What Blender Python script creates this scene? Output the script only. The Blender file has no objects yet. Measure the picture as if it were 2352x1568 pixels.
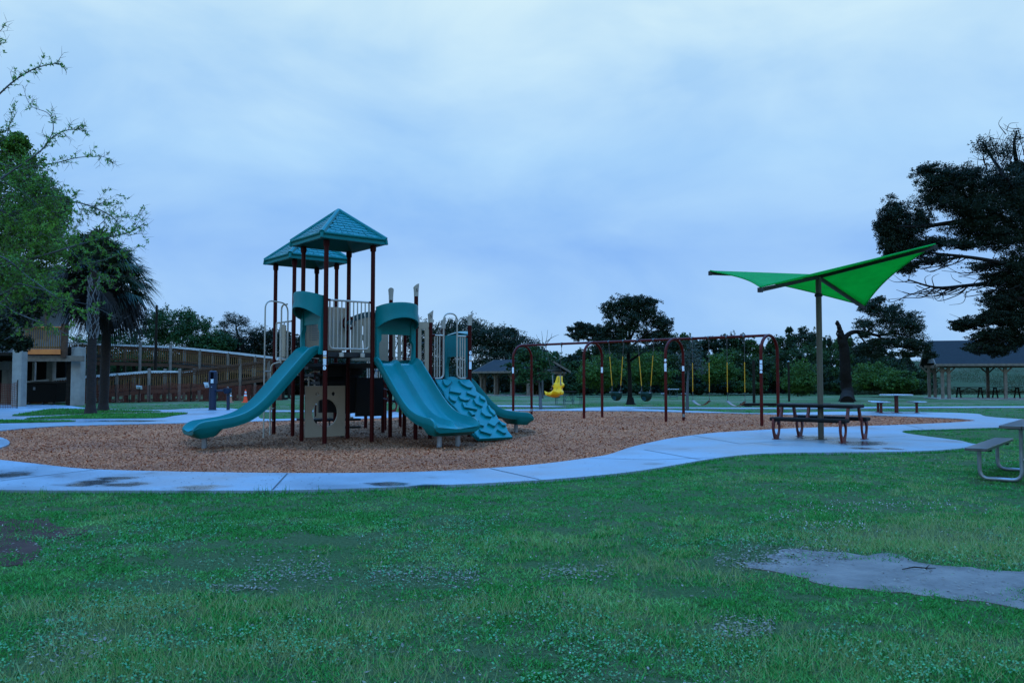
import bpy, math, random
import numpy as np
from mathutils import Vector, noise as mnoise
from mathutils.geometry import tessellate_polygon
R = math.radians
C = bpy.context.scene.collection
SC = bpy.context.scene

# ------------------------------------------------------------------ camera
CAMZ = 1.35
F = 1900.0                       # focal length in pixels of a 2352 wide picture
PITCH = math.atan(88 / F)
cd = bpy.data.cameras.new('camera')
cd.sensor_width = 36.0
cd.lens = 36.0 * F / 2352
cd.clip_start = 0.05
cd.clip_end = 3000
cam = bpy.data.objects.new('camera', cd)
cam.location = (0, 0, CAMZ)
cam.rotation_euler = (R(90) + PITCH, 0, 0)
C.objects.link(cam)
SC.camera = cam

# ------------------------------------------------------------------ world: overcast dusk sky
W = bpy.data.worlds.new('World')
SC.world = W
W.use_nodes = True
nt = W.node_tree
nt.nodes.clear()
def wn(t, **k):
    n = nt.nodes.new(t)
    for a, b in k.items():
        setattr(n, a, b)
    return n
SUN_EL, SUN_ROT = R(38), R(200)
sky = wn('ShaderNodeTexSky', sky_type='NISHITA', sun_disc=False, sun_elevation=SUN_EL, sun_rotation=SUN_ROT,
         air_density=1.0, dust_density=2.0, ozone_density=3.0)
tc = wn('ShaderNodeTexCoord')
sx = wn('ShaderNodeSeparateXYZ')
nt.links.new(tc.outputs['Generated'], sx.inputs[0])
mp = wn('ShaderNodeMapping')
mp.inputs['Scale'].default_value = (1.5, 1.5, 3.2)
mp.inputs['Rotation'].default_value = (0.0, 0.22, 0.0)
mp.inputs['Location'].default_value = (0.75, 0.3, 0.1)
nt.links.new(tc.outputs['Generated'], mp.inputs[0])
n1 = wn('ShaderNodeTexNoise')
n1.inputs['Scale'].default_value = 2.3
n1.inputs['Detail'].default_value = 5
n1.inputs['Roughness'].default_value = 0.52
n1.inputs['Distortion'].default_value = 0.35
nt.links.new(mp.outputs[0], n1.inputs['Vector'])
n2 = wn('ShaderNodeMath', operation='MULTIPLY_ADD')
nt.links.new(n1.outputs['Fac'], n2.inputs[0])
n2.inputs[1].default_value = 3.0
n2.inputs[2].default_value = -1.0
n2.use_clamp = True
ramp = wn('ShaderNodeValToRGB')
nt.links.new(sx.outputs['Z'], ramp.inputs[0])
el = ramp.color_ramp.elements
el[0].position = 0.0; el[0].color = (.36, .63, .97, 1)
el[1].position = 1.0; el[1].color = (.40, 1.95, 5.6, 1)
for p, c in ((.06, (.35, .62, 1.0)), (.15, (.285, .54, .97)), (.26, (.36, .645, 1.0)), (.36, (.50, .77, 1.0)), (.43, (.62, .87, 1.0)), (.58, (.50, 1.25, 2.6)), (.75, (.42, 1.7, 4.6))):
    e = el.new(p); e.color = (*c, 1)
cl = wn('ShaderNodeMix', data_type='RGBA')
nt.links.new(n2.outputs[0], cl.inputs['Factor'])
dk = wn('ShaderNodeMix', data_type='RGBA', blend_type='MULTIPLY')
dk.inputs['Factor'].default_value = 1
nt.links.new(ramp.outputs[0], dk.inputs['A'])
dk.inputs['B'].default_value = (.84, .885, .965, 1)
br = wn('ShaderNodeMix', data_type='RGBA', blend_type='MULTIPLY')
br.inputs['Factor'].default_value = 1
nt.links.new(ramp.outputs[0], br.inputs['A'])
br.inputs['B'].default_value = (1.27, 1.13, 1.01, 1)
nt.links.new(dk.outputs['Result'], cl.inputs['A'])
nt.links.new(br.outputs['Result'], cl.inputs['B'])
sc10 = wn('ShaderNodeVectorMath', operation='SCALE')
nt.links.new(cl.outputs['Result'], sc10.inputs[0])
sc10.inputs['Scale'].default_value = 10.0
mx = wn('ShaderNodeMix', data_type='RGBA')
mx.inputs['Factor'].default_value = 0.96
nt.links.new(sky.outputs[0], mx.inputs['A'])
nt.links.new(sc10.outputs[0], mx.inputs['B'])
bg = wn('ShaderNodeBackground')
bg.inputs['Strength'].default_value = 0.1
nt.links.new(mx.outputs['Result'], bg.inputs[0])
wo = wn('ShaderNodeOutputWorld')
nt.links.new(bg.outputs[0], wo.inputs[0])

sl = bpy.data.lights.new('sun', 'SUN')
sl.energy = 0.7
sl.angle = R(60)
sl.color = (.36, .75, 1.0)
so = bpy.data.objects.new('sun', sl)
so.rotation_euler = (R(90) - SUN_EL, 0, R(180) - SUN_ROT)
C.objects.link(so)
SC.view_settings.view_transform = 'Standard'
SC.view_settings.look = 'None'
SC.view_settings.exposure = 0.0
SC.view_settings.gamma = 1.0
SC.cycles.max_bounces = 6
SC.cycles.diffuse_bounces = 3
SC.cycles.transparent_max_bounces = 8

# ------------------------------------------------------------------ helpers
cP, sP = math.cos(PITCH), math.sin(PITCH)
def ray(u, v):
    x, y = (u - 1176) / F, (784 - v) / F
    return Vector((x, cP - y * sP, sP + y * cP))
def at(u, v, z=0.0):
    d = ray(u, v)
    t = (z - CAMZ) / d.z
    return Vector((d.x * t, d.y * t, z))
def aty(u, v, Y):
    d = ray(u, v)
    t = Y / d.y
    return Vector((d.x * t, Y, CAMZ + d.z * t))
def gx(u, Y):
    return (u - 1176) / F * Y

def np_mesh(name, V, k):
    """one mesh of len(V)/k faces with k corners each"""
    V = np.asarray(V, dtype=np.float32).reshape(-1, 3)
    n = len(V); m = n // k
    me = bpy.data.meshes.new(name)
    me.vertices.add(n); me.vertices.foreach_set('co', V.ravel())
    me.loops.add(n); me.loops.foreach_set('vertex_index', np.arange(n, dtype=np.int32))
    me.polygons.add(m)
    me.polygons.foreach_set('loop_start', np.arange(0, n, k, dtype=np.int32))
    me.update(calc_edges=True)
    return me

class MB:
    def __init__(s):
        s.v = []; s.f = []; s.m = []
    def add(s, vs, fs):
        o = len(s.v)
        s.m.append((o, len(s.f)))
        s.v += [tuple(p) for p in vs]
        s.f += [tuple(i + o for i in f) for f in fs]
        return s
    def box(s, c, d, rz=0.0, ax=None):
        """box of size d centred at c, turned by rz about z (or by axes ax)"""
        c = Vector(c)
        if ax is None:
            ax = (Vector((math.cos(rz), math.sin(rz), 0)), Vector((-math.sin(rz), math.cos(rz), 0)), Vector((0, 0, 1)))
        ax = [Vector(a) for a in ax]
        P = []
        for z in (-.5, .5):
            for x, y in ((-.5, -.5), (.5, -.5), (.5, .5), (-.5, .5)):
                P.append(c + ax[0] * x * d[0] + ax[1] * y * d[1] + ax[2] * z * d[2])
        return s.add(P, [(3, 2, 1, 0), (4, 5, 6, 7), (0, 1, 5, 4), (1, 2, 6, 5), (2, 3, 7, 6), (3, 0, 4, 7)])
    def bar(s, a, b, w, h=None, up=(0, 0, 1)):
        a, b = Vector(a), Vector(b)
        h = h or w
        d = (b - a); L = d.length; d.normalize()
        sd = d.cross(Vector(up))
        if sd.length < 1e-3: sd = d.cross(Vector((1, 0, 0)))
        sd.normalize(); u2 = sd.cross(d)
        return s.box((a + b) / 2, (L, w, h), ax=(d, sd, u2))
    def tube(s, pts, r, n=8, cap=True):
        pts = [Vector(p) for p in pts]
        rs = list(r) if hasattr(r, '__len__') else [r] * len(pts)
        V = []; Fc = []
        ref = None
        for i, p in enumerate(pts):
            t = (pts[min(i + 1, len(pts) - 1)] - pts[max(i - 1, 0)])
            t.normalize()
            if ref is None:
                ref = Vector((0, 0, 1)) if abs(t.z) < .9 else Vector((1, 0, 0))
            a = ref - t * ref.dot(t)
            if a.length < 1e-4: a = t.orthogonal()
            a.normalize(); ref = a
            b = t.cross(a)
            for j in range(n):
                q = 2 * math.pi * j / n
                V.append(p + (a * math.cos(q) + b * math.sin(q)) * rs[i])
        for i in range(len(pts) - 1):
            for j in range(n):
                k = (j + 1) % n
                Fc.append((i * n + j, i * n + k, (i + 1) * n + k, (i + 1) * n + j))
        if cap:
            Fc.append(tuple(range(n - 1, -1, -1)))
            Fc.append(tuple((len(pts) - 1) * n + j for j in range(n)))
        return s.add(V, Fc)
    def lathe(s, c, prof, n=20, ax=None):
        """prof: list of (radius, height)"""
        c = Vector(c)
        V = []; Fc = []
        for r, z in prof:
            for j in range(n):
                q = 2 * math.pi * j / n
                V.append(c + Vector((r * math.cos(q), r * math.sin(q), z)))
        for i in range(len(prof) - 1):
            for j in range(n):
                k = (j + 1) % n
                Fc.append((i * n + j, i * n + k, (i + 1) * n + k, (i + 1) * n + j))
        Fc.append(tuple(range(n - 1, -1, -1)))
        Fc.append(tuple((len(prof) - 1) * n + j for j in range(n)))
        return s.add(V, Fc)
    def plate(s, loops, o, ax, ay, an, th):
        """flat plate of outline loops[0] with holes loops[1:], given as 2-D points in axes ax, ay from o, thickness th along an"""
        o, ax, ay, an = Vector(o), Vector(ax), Vector(ay), Vector(an)
        flat = [p for L in loops for p in L]
        tr = tessellate_polygon([[Vector((p[0], p[1], 0)) for p in L] for L in loops])
        n = len(flat)
        V = [o + ax * p[0] + ay * p[1] + an * th / 2 for p in flat] + [o + ax * p[0] + ay * p[1] - an * th / 2 for p in flat]
        Fc = []
        for a, b, c in tr:
            Fc.append((a, b, c)); Fc.append((c + n, b + n, a + n))
        k = 0
        for L in loops:
            m = len(L)
            for i in range(m):
                a, b = k + i, k + (i + 1) % m
                Fc.append((a, b, b + n, a + n))
            k += m
        return s.add(V, Fc)
    def build_each(s, name, mat, parent=None, **k):
        """one object for each shape that was added"""
        for i, (v0, f0) in enumerate(s.m):
            v1, f1 = s.m[i + 1] if i + 1 < len(s.m) else (len(s.v), len(s.f))
            q = MB(); q.add(s.v[v0:v1], [tuple(j - v0 for j in f) for f in s.f[f0:f1]])
            o = q.build(name, mat, parent, **k)
        return o
    def build(s, name, mat, parent=None, smooth=False, bevel=0.0, org=None, kind=None):
        me = bpy.data.meshes.new(name)
        o0 = Vector((0, 0, 0))
        if org is not None: o0 = Vector(org)
        elif parent is not None: o0 = wloc(parent)
        me.from_pydata([tuple(Vector(p) - o0) for p in s.v], [], s.f)
        me.update()
        import bmesh
        bm = bmesh.new(); bm.from_mesh(me)
        bmesh.ops.delete(bm, geom=[v for v in bm.verts if not v.link_faces], context='VERTS')
        bmesh.ops.recalc_face_normals(bm, faces=bm.faces)
        bm.to_mesh(me); bm.free()
        me.materials.append(mat)
        if smooth:
            me.polygons.foreach_set('use_smooth', [True] * len(me.polygons))
            me.set_sharp_from_angle(angle=R(42))
        o = bpy.data.objects.new(name, me)
        C.objects.link(o)
        if parent is not None: o.parent = parent
        elif org is not None: o.location = o0
        if bevel > 0:
            b = o.modifiers.new('bevel', 'BEVEL'); b.width = bevel; b.segments = 2; b.limit_method = 'ANGLE'
        return o

def wloc(o):
    p = Vector(o.location)
    while o.parent is not None:
        o = o.parent
        p = p + Vector(o.location)
    return p
def np_obj(name, V, k, mat, parent=None, smooth=False):
    V = np.asarray(V, dtype=np.float32).reshape(-1, 3)
    if parent is not None:
        V = V - np.array(wloc(parent), dtype=np.float32)
    me = np_mesh(name, V, k)
    me.materials.append(mat)
    o = bpy.data.objects.new(name, me)
    C.objects.link(o)
    if parent is not None: o.parent = parent
    return o
def tag(o, label, cat, group=None, kind=None):
    o['label'] = label; o['category'] = cat
    if group: o['group'] = group
    if kind: o['kind'] = kind
    return o
def thing(name, loc, label, cat, group=None):
    o = bpy.data.objects.new(name, None)
    o.empty_display_size = .2
    o.location = loc
    C.objects.link(o)
    return tag(o, label, cat, group)
def copy_tree(o, loc=None, rz=None, label=None, parent=None):
    c = o.copy(); C.objects.link(c)
    if parent is not None: c.parent = parent
    if loc is not None: c.location = loc
    if rz is not None: c.rotation_euler = (0, 0, rz)
    if label: c['label'] = label
    for ch in [x for x in list(C.objects) if x.parent == o]:
        copy_tree(ch, parent=c)
    return c
def catmull(P, n=8):
    P = [Vector(p) for p in P]
    Q = [P[0] * 2 - P[1]] + P + [P[-1] * 2 - P[-2]]
    out = []
    for i in range(1, len(Q) - 2):
        a, b, c, d = Q[i - 1:i + 3]
        for k in range(n):
            t = k / n
            out.append(.5 * (2 * b + (c - a) * t + (2 * a - 5 * b + 4 * c - d) * t * t + (3 * b - a - 3 * c + d) * t ** 3))
    out.append(P[-1])
    return out
def fillet(P, r, n=5):
    P = [Vector(p) for p in P]
    out = [P[0]]
    for i in range(1, len(P) - 1):
        a, b, c = P[i - 1], P[i], P[i + 1]
        d1, d2 = (a - b), (c - b)
        rr = min(r, d1.length * .49, d2.length * .49)
        p, q = b + d1.normalized() * rr, b + d2.normalized() * rr
        for k in range(n + 1):
            t = k / n
            out.append(p * (1 - t) ** 2 + b * 2 * t * (1 - t) + q * t * t)
    out.append(P[-1])
    return out
def ell(cx, cy, rx, ry, n=24):
    return [(cx + rx * math.cos(2 * math.pi * i / n), cy + ry * math.sin(2 * math.pi * i / n)) for i in range(n)]

# ------------------------------------------------------------------ materials
MATS = {}
def M(name, col, rough=.5, col2=None, scale=6.0, spec=.4, bump=0.0, bscale=40.0, metal=0.0, detail=4, coords='Object', stretch=None, contrast=(.35, .65), trans=0.0, isl=None, coat=0.0, rough2=None):
    m = bpy.data.materials.new(name)
    m.use_nodes = True
    t = m.node_tree; N = t.nodes; L = t.links
    b = N['Principled BSDF']
    b.inputs['Roughness'].default_value = rough
    b.inputs['Specular IOR Level'].default_value = spec
    b.inputs['Metallic'].default_value = metal
    b.inputs['Coat Weight'].default_value = coat
    co = N.new('ShaderNodeTexCoord')
    src = co.outputs[coords]
    if coords == 'World':
        pass
    if stretch:
        mp = N.new('ShaderNodeMapping'); mp.inputs['Scale'].default_value = stretch
        L.new(src, mp.inputs[0]); src = mp.outputs[0]
    if col2 is None:
        col2 = tuple(c * .8 for c in col)
    ns = N.new('ShaderNodeTexNoise')
    ns.inputs['Scale'].default_value = scale
    ns.inputs['Detail'].default_value = detail
    ns.inputs['Roughness'].default_value = .6
    L.new(src, ns.inputs['Vector'])
    rp = N.new('ShaderNodeMapRange')
    rp.inputs['From Min'].default_value = contrast[0]; rp.inputs['From Max'].default_value = contrast[1]
    L.new(ns.outputs['Fac'], rp.inputs['Value'])
    mi = N.new('ShaderNodeMix'); mi.data_type = 'RGBA'
    L.new(rp.outputs[0], mi.inputs['Factor'])
    mi.inputs['A'].default_value = (*col, 1); mi.inputs['B'].default_value = (*col2, 1)
    out = mi.outputs['Result']
    if rough2 is not None:
        rr = N.new('ShaderNodeMix'); rr.data_type = 'FLOAT'
        L.new(rp.outputs[0], rr.inputs['Factor'])
        rr.inputs[2].default_value = rough; rr.inputs[3].default_value = rough2
        L.new(rr.outputs[0], b.inputs['Roughness'])
    if isl:
        g = N.new('ShaderNodeNewGeometry')
        cr = N.new('ShaderNodeValToRGB')
        L.new(g.outputs['Random Per Island'], cr.inputs[0])
        e = cr.color_ramp.elements
        e[0].position = 0; e[0].color = (*isl[0], 1)
        e[1].position = 1; e[1].color = (*isl[-1], 1)
        for i, c in enumerate(isl[1:-1]):
            x = e.new((i + 1) / (len(isl) - 1)); x.color = (*c, 1)
        m2 = N.new('ShaderNodeMix'); m2.data_type = 'RGBA'; m2.blend_type = 'MULTIPLY'
        m2.inputs['Factor'].default_value = 1
        L.new(out, m2.inputs['A']); L.new(cr.outputs[0], m2.inputs['B'])
        out = m2.outputs['Result']
    L.new(out, b.inputs['Base Color'])
    if bump > 0:
        nb = N.new('ShaderNodeTexNoise'); nb.inputs['Scale'].default_value = bscale; nb.inputs['Detail'].default_value = 3
        L.new(src, nb.inputs['Vector'])
        bp = N.new('ShaderNodeBump'); bp.inputs['Strength'].default_value = bump; bp.inputs['Distance'].default_value = .02
        L.new(nb.outputs['Fac'], bp.inputs['Height'])
        L.new(bp.outputs[0], b.inputs['Normal'])
    if trans > 0:
        tr = N.new('ShaderNodeBsdfTranslucent')
        L.new(out, tr.inputs[0])
        ms = N.new('ShaderNodeMixShader'); ms.inputs[0].default_value = trans
        L.new(b.outputs[0], ms.inputs[1]); L.new(tr.outputs[0], ms.inputs[2])
        L.new(ms.outputs[0], N['Material Output'].inputs[0])
    MATS[name] = m
    return m

teal = M('teal plastic', (.002, .135, .125), .30, (.0015, .115, .108), 2.0, spec=.14, bump=.03, bscale=120)
teal_roof = M('teal roof plastic', (.003, .125, .115), .42, (.0025, .11, .10), 3.0, spec=.10)
teal_dark = M('dark teal plastic', (.004, .045, .05), .45, None, 3.0)
maroon = M('maroon powder coat', (.045, .002, .0012), .45, (.035, .0018, .001), 3.0, spec=.10)
maroon2 = M('worn maroon steel', (.085, .0045, .0025), .45, (.055, .0035, .002), 5.0, spec=.14)
beige = M('beige plastic', (.33, .23, .145), .5, (.29, .20, .125), 2.0)
rail_m = M('beige rail coat', (.36, .28, .21), .35, (.31, .24, .18), 4.0, spec=.5)
black = M('black coated steel', (.012, .011, .011), .45, (.02, .018, .018), 8.0)
deck_m = M('dark deck coating', (.013, .009, .006), .7, (.009, .006, .004), 8.0)
white_st = M('white sticker', (.72, .74, .74), .5, (.62, .64, .64), 20)
orange_st = M('orange sticker band', (.55, .22, .03), .5)
galv = M('galvanised steel', (.30, .31, .32), .38, (.22, .23, .24), 7.0, metal=.6)
grey_steel = M('grey painted steel', (.20, .21, .20), .45, (.16, .17, .165), 5.0)
yellow = M('yellow plastic', (.92, .46, .004), .4, (.85, .40, .003), 3.0)
yel_chain = M('yellow chain sleeve', (.62, .28, .006), .55, (.50, .22, .005), 12.0)
green_rub = M('dark green rubber', (.003, .030, .022), .55, spec=.2)
belt_m = M('dark rubber belt', (.06, .06, .065), .28, (.05, .05, .055), 6.0, spec=.6)
shade_m = M('green shade cloth', (.006, .52, .11), .8, (.005, .46, .095), 3.0, bump=.08, bscale=200, trans=.68)
pole_m = M('tan pole', (.085, .062, .036), .45, (.07, .05, .03), 4.0)
arm_m = M('dark tan arm', (.016, .011, .007), .6)
red_leg = M('rust red steel', (.13, .012, .005), .5, (.08, .007, .003), 7.0)
slat_m = M('dark coated mesh', (.008, .006, .005), .6, (.014, .010, .008), 30.0, spec=.10, bump=.3, bscale=90)
wet_wood = M('wet grey plank', (.085, .065, .055), .3, (.05, .038, .032), 5.0, stretch=(2, 2, 2), spec=.6)
wood_dark = M('dark weathered wood', (.022, .014, .009), .85, (.012, .008, .005), 6.0, spec=.1, bump=.2, bscale=25)
wood_grey = M('grey weathered wood', (.17, .115, .078), .7, (.105, .07, .048), 5.0, bump=.2, bscale=25)
wood_brown = M('brown treated wood', (.085, .029, .008), .8, (.052, .018, .005), 5.0, bump=.2, bscale=25)
wood_tan = M('tan treated wood', (.20, .088, .020), .8, (.13, .056, .014), 5.0, bump=.2, bscale=25)
wood_orange = M('fresh orange timber', (.62, .16, .025), .6, (.52, .12, .02), 3.0, bump=.1, bscale=25)
conc_pillar = M('pale concrete', (.27, .23, .19), .7, (.20, .165, .135), 2.0, bump=.15, bscale=15)
siding = M('grey siding', (.13, .14, .15), .7, (.10, .11, .12), 2.0)
shingle = M('dark blue grey shingles', (.022, .021, .020), .8, (.015, .0145, .014), 9.0, bump=.4, bscale=20, spec=.12)
under_shade = M('painted shade under house', (.006, .005, .004), .9, spec=.1)
net_m = M('orange safety net', (.15, .026, .010), .8, (.11, .019, .008), 3.0)
cone_o = M('orange cone', (.95, .06, .008), .55)
cone_f = M('faded cone', (.45, .17, .09), .6)
cone_w = M('cone collar', (.60, .60, .60), .5)
bark = M('dark bark', (.014, .009, .006), .95, (.008, .005, .0035), 8.0, bump=.5, bscale=18, spec=.1)
bark_g = M('grey bark', (.065, .05, .04), .9, (.055, .05, .046), 9.0, bump=.5, bscale=20)
palm_bark = M('palm bark', (.034, .019, .013), .95, (.016, .009, .007), 7.0, bump=.6, bscale=14, stretch=(1, 1, 4))
boot_m = M('pale leaf bases', (.26, .245, .235), .85, (.17, .155, .15), 9.0)
fountain_m = M('navy enamel', (.012, .020, .045), .35, None, 4.0)
black_bin = M('black plastic', (.006, .005, .004), .7, spec=.1)
LV = [(.55, .6, .6), (1, 1, 1), (1.25, 1.2, 1.0), (.75, .85, .9)]
leaf_dark = M('dark oak leaves', (.010, .017, .006), .6, (.016, .027, .008), 1.2, isl=LV, trans=.15, spec=.25)
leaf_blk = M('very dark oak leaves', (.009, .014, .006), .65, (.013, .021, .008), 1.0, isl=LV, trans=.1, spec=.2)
leaf_mid = M('mid green leaves', (.026, .072, .014), .6, (.017, .045, .013), .6, isl=LV, trans=.2, spec=.25)
leaf_bri = M('fresh green leaves', (.12, .25, .022), .55, (.07, .17, .020), 1.5, isl=LV, trans=.25, spec=.3)
leaf_thk = M('thicket leaves', (.010, .021, .007), .65, (.038, .080, .014), .22, isl=LV, trans=.15, spec=.2, contrast=(.46, .66), detail=3)
leaf_bush = M('bright bush leaves', (.060, .115, .014), .6, (.034, .072, .012), .8, isl=LV, trans=.25, spec=.2)
leaf_pine = M('pine needles', (.010, .019, .009), .7, (.016, .029, .012), 1.0, isl=LV, trans=.1, spec=.2)
leaf_grey = M('grey green leaves', (.055, .065, .042), .6, (.04, .05, .03), 2.0, isl=LV, trans=.2)
leaf_dune = M('dune shrubs', (.040, .052, .022), .9, (.060, .066, .032), .15, isl=[(.8, .8, .8), (1.1, 1.1, 1.1)], trans=.1, spec=.15)
frond_m = M('palm fronds', (.015, .030, .009), .6, (.026, .046, .013), 1.0, isl=LV, trans=.15, spec=.35)
frond_dry = M('dry palm fronds', (.013, .009, .005), .9, (.008, .006, .004), 2.0, isl=LV)
twig_m = M('pale twigs', (.085, .06, .045), .85, spec=.1)
leaf_ev = M('evergreen leaves', (.075, .150, .014), .6, (.034, .075, .012), .9, isl=LV, trans=.25, spec=.2)
blade_m = M('grass blades', (.038, .195, .034), .55, (.150, .300, .085), 1.1, isl=[(.40, .45, .45), (.95, 1.0, .95), (1.45, 1.35, 1.25), (.75, .95, .8)], trans=.25, spec=.08, contrast=(.50, .70), detail=6)
straw_m = M('pale wispy grass', (.30, .34, .11), .6, (.22, .27, .085), 1.0, isl=[(.7, .8, .7), (1.1, 1.05, 1)], trans=.3)
clover_m = M('clover leaves', (.030, .165, .038), .5, (.055, .20, .045), 2.0, isl=[(.5, .6, .6), (1.1, 1.1, 1.1)], spec=.35)
flower_m = M('clover heads', (.42, .36, .30), .8)
litter_m = M('pale leaf litter', (.23, .17, .12), .7, (.13, .09, .06), 5, isl=[(.6, .55, .5), (1.2, 1.2, 1.2)])
chip_m = M('wood chips', (.50, .138, .044), .75, (.33, .090, .031), .5, isl=[(.5, .5, .55), (.95, .93, .9), (1.35, 1.3, 1.3), (.75, .78, .88)], spec=.3)
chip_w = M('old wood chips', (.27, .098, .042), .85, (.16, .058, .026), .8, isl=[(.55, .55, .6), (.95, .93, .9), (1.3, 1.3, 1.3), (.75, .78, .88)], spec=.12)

# ------------------------------------------------------------------ ground materials
def lawn_mat():
    m = bpy.data.materials.new('lawn'); m.use_nodes = True
    t = m.node_tree; N = t.nodes; L = t.links
    b = N['Principled BSDF']; b.inputs['Roughness'].default_value = .9; b.inputs['Specular IOR Level'].default_value = .06
    co = N.new('ShaderNodeTexCoord')
    def noise(s, d=4, r=.6):
        n = N.new('ShaderNodeTexNoise'); n.inputs['Scale'].default_value = s; n.inputs['Detail'].default_value = d; n.inputs['Roughness'].default_value = r
        L.new(co.outputs['Object'], n.inputs['Vector']); return n.outputs['Fac']
    def rng(s, a, c):
        n = N.new('ShaderNodeMapRange'); n.inputs['From Min'].default_value = a; n.inputs['From Max'].default_value = c
        L.new(s, n.inputs['Value']); return n.outputs[0]
    def mix(f, a, c):
        n = N.new('ShaderNodeMix'); n.data_type = 'RGBA'
        L.new(f, n.inputs['Factor'])
        for s, k in ((a, 'A'), (c, 'B')):
            if isinstance(s, tuple): n.inputs[k].default_value = (*s, 1)
            else: L.new(s, n.inputs[k])
        return n.outputs['Result']
    g = mix(rng(noise(.35), .38, .62), (.075, .145, .042), (.125, .15, .06))
    g = mix(rng(noise(26, 6, .85), .40, .60), g, (.042, .075, .024))
    g = mix(rng(noise(70, 4, .8), .58, .72), g, (.22, .17, .075))
    g = mix(rng(noise(.9, 5, .7), .62, .74), g, (.12, .115, .04))
    g = mix(rng(noise(1.7, 5, .65), .63, .70), g, (.085, .058, .042))
    # pale sandy wear far out on the field
    sx_ = N.new('ShaderNodeSeparateXYZ'); L.new(co.outputs['Object'], sx_.inputs[0])
    far = rng(sx_.outputs['Y'], 38, 46)
    mu = N.new('ShaderNodeMath'); mu.operation = 'MULTIPLY'
    L.new(far, mu.inputs[0]); L.new(rng(noise(.16, 5, .7), .48, .60), mu.inputs[1])
    g = mix(mu.outputs[0], g, (.17, .15, .085))
    L.new(g, b.inputs['Base Color'])
    bp = N.new('ShaderNodeBump'); bp.inputs['Strength'].default_value = 1.0; bp.inputs['Distance'].default_value = .06
    L.new(noise(45, 4, .7), bp.inputs['Height']); L.new(bp.outputs[0], b.inputs['Normal'])
    return m
lawn_m = lawn_mat()

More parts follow.
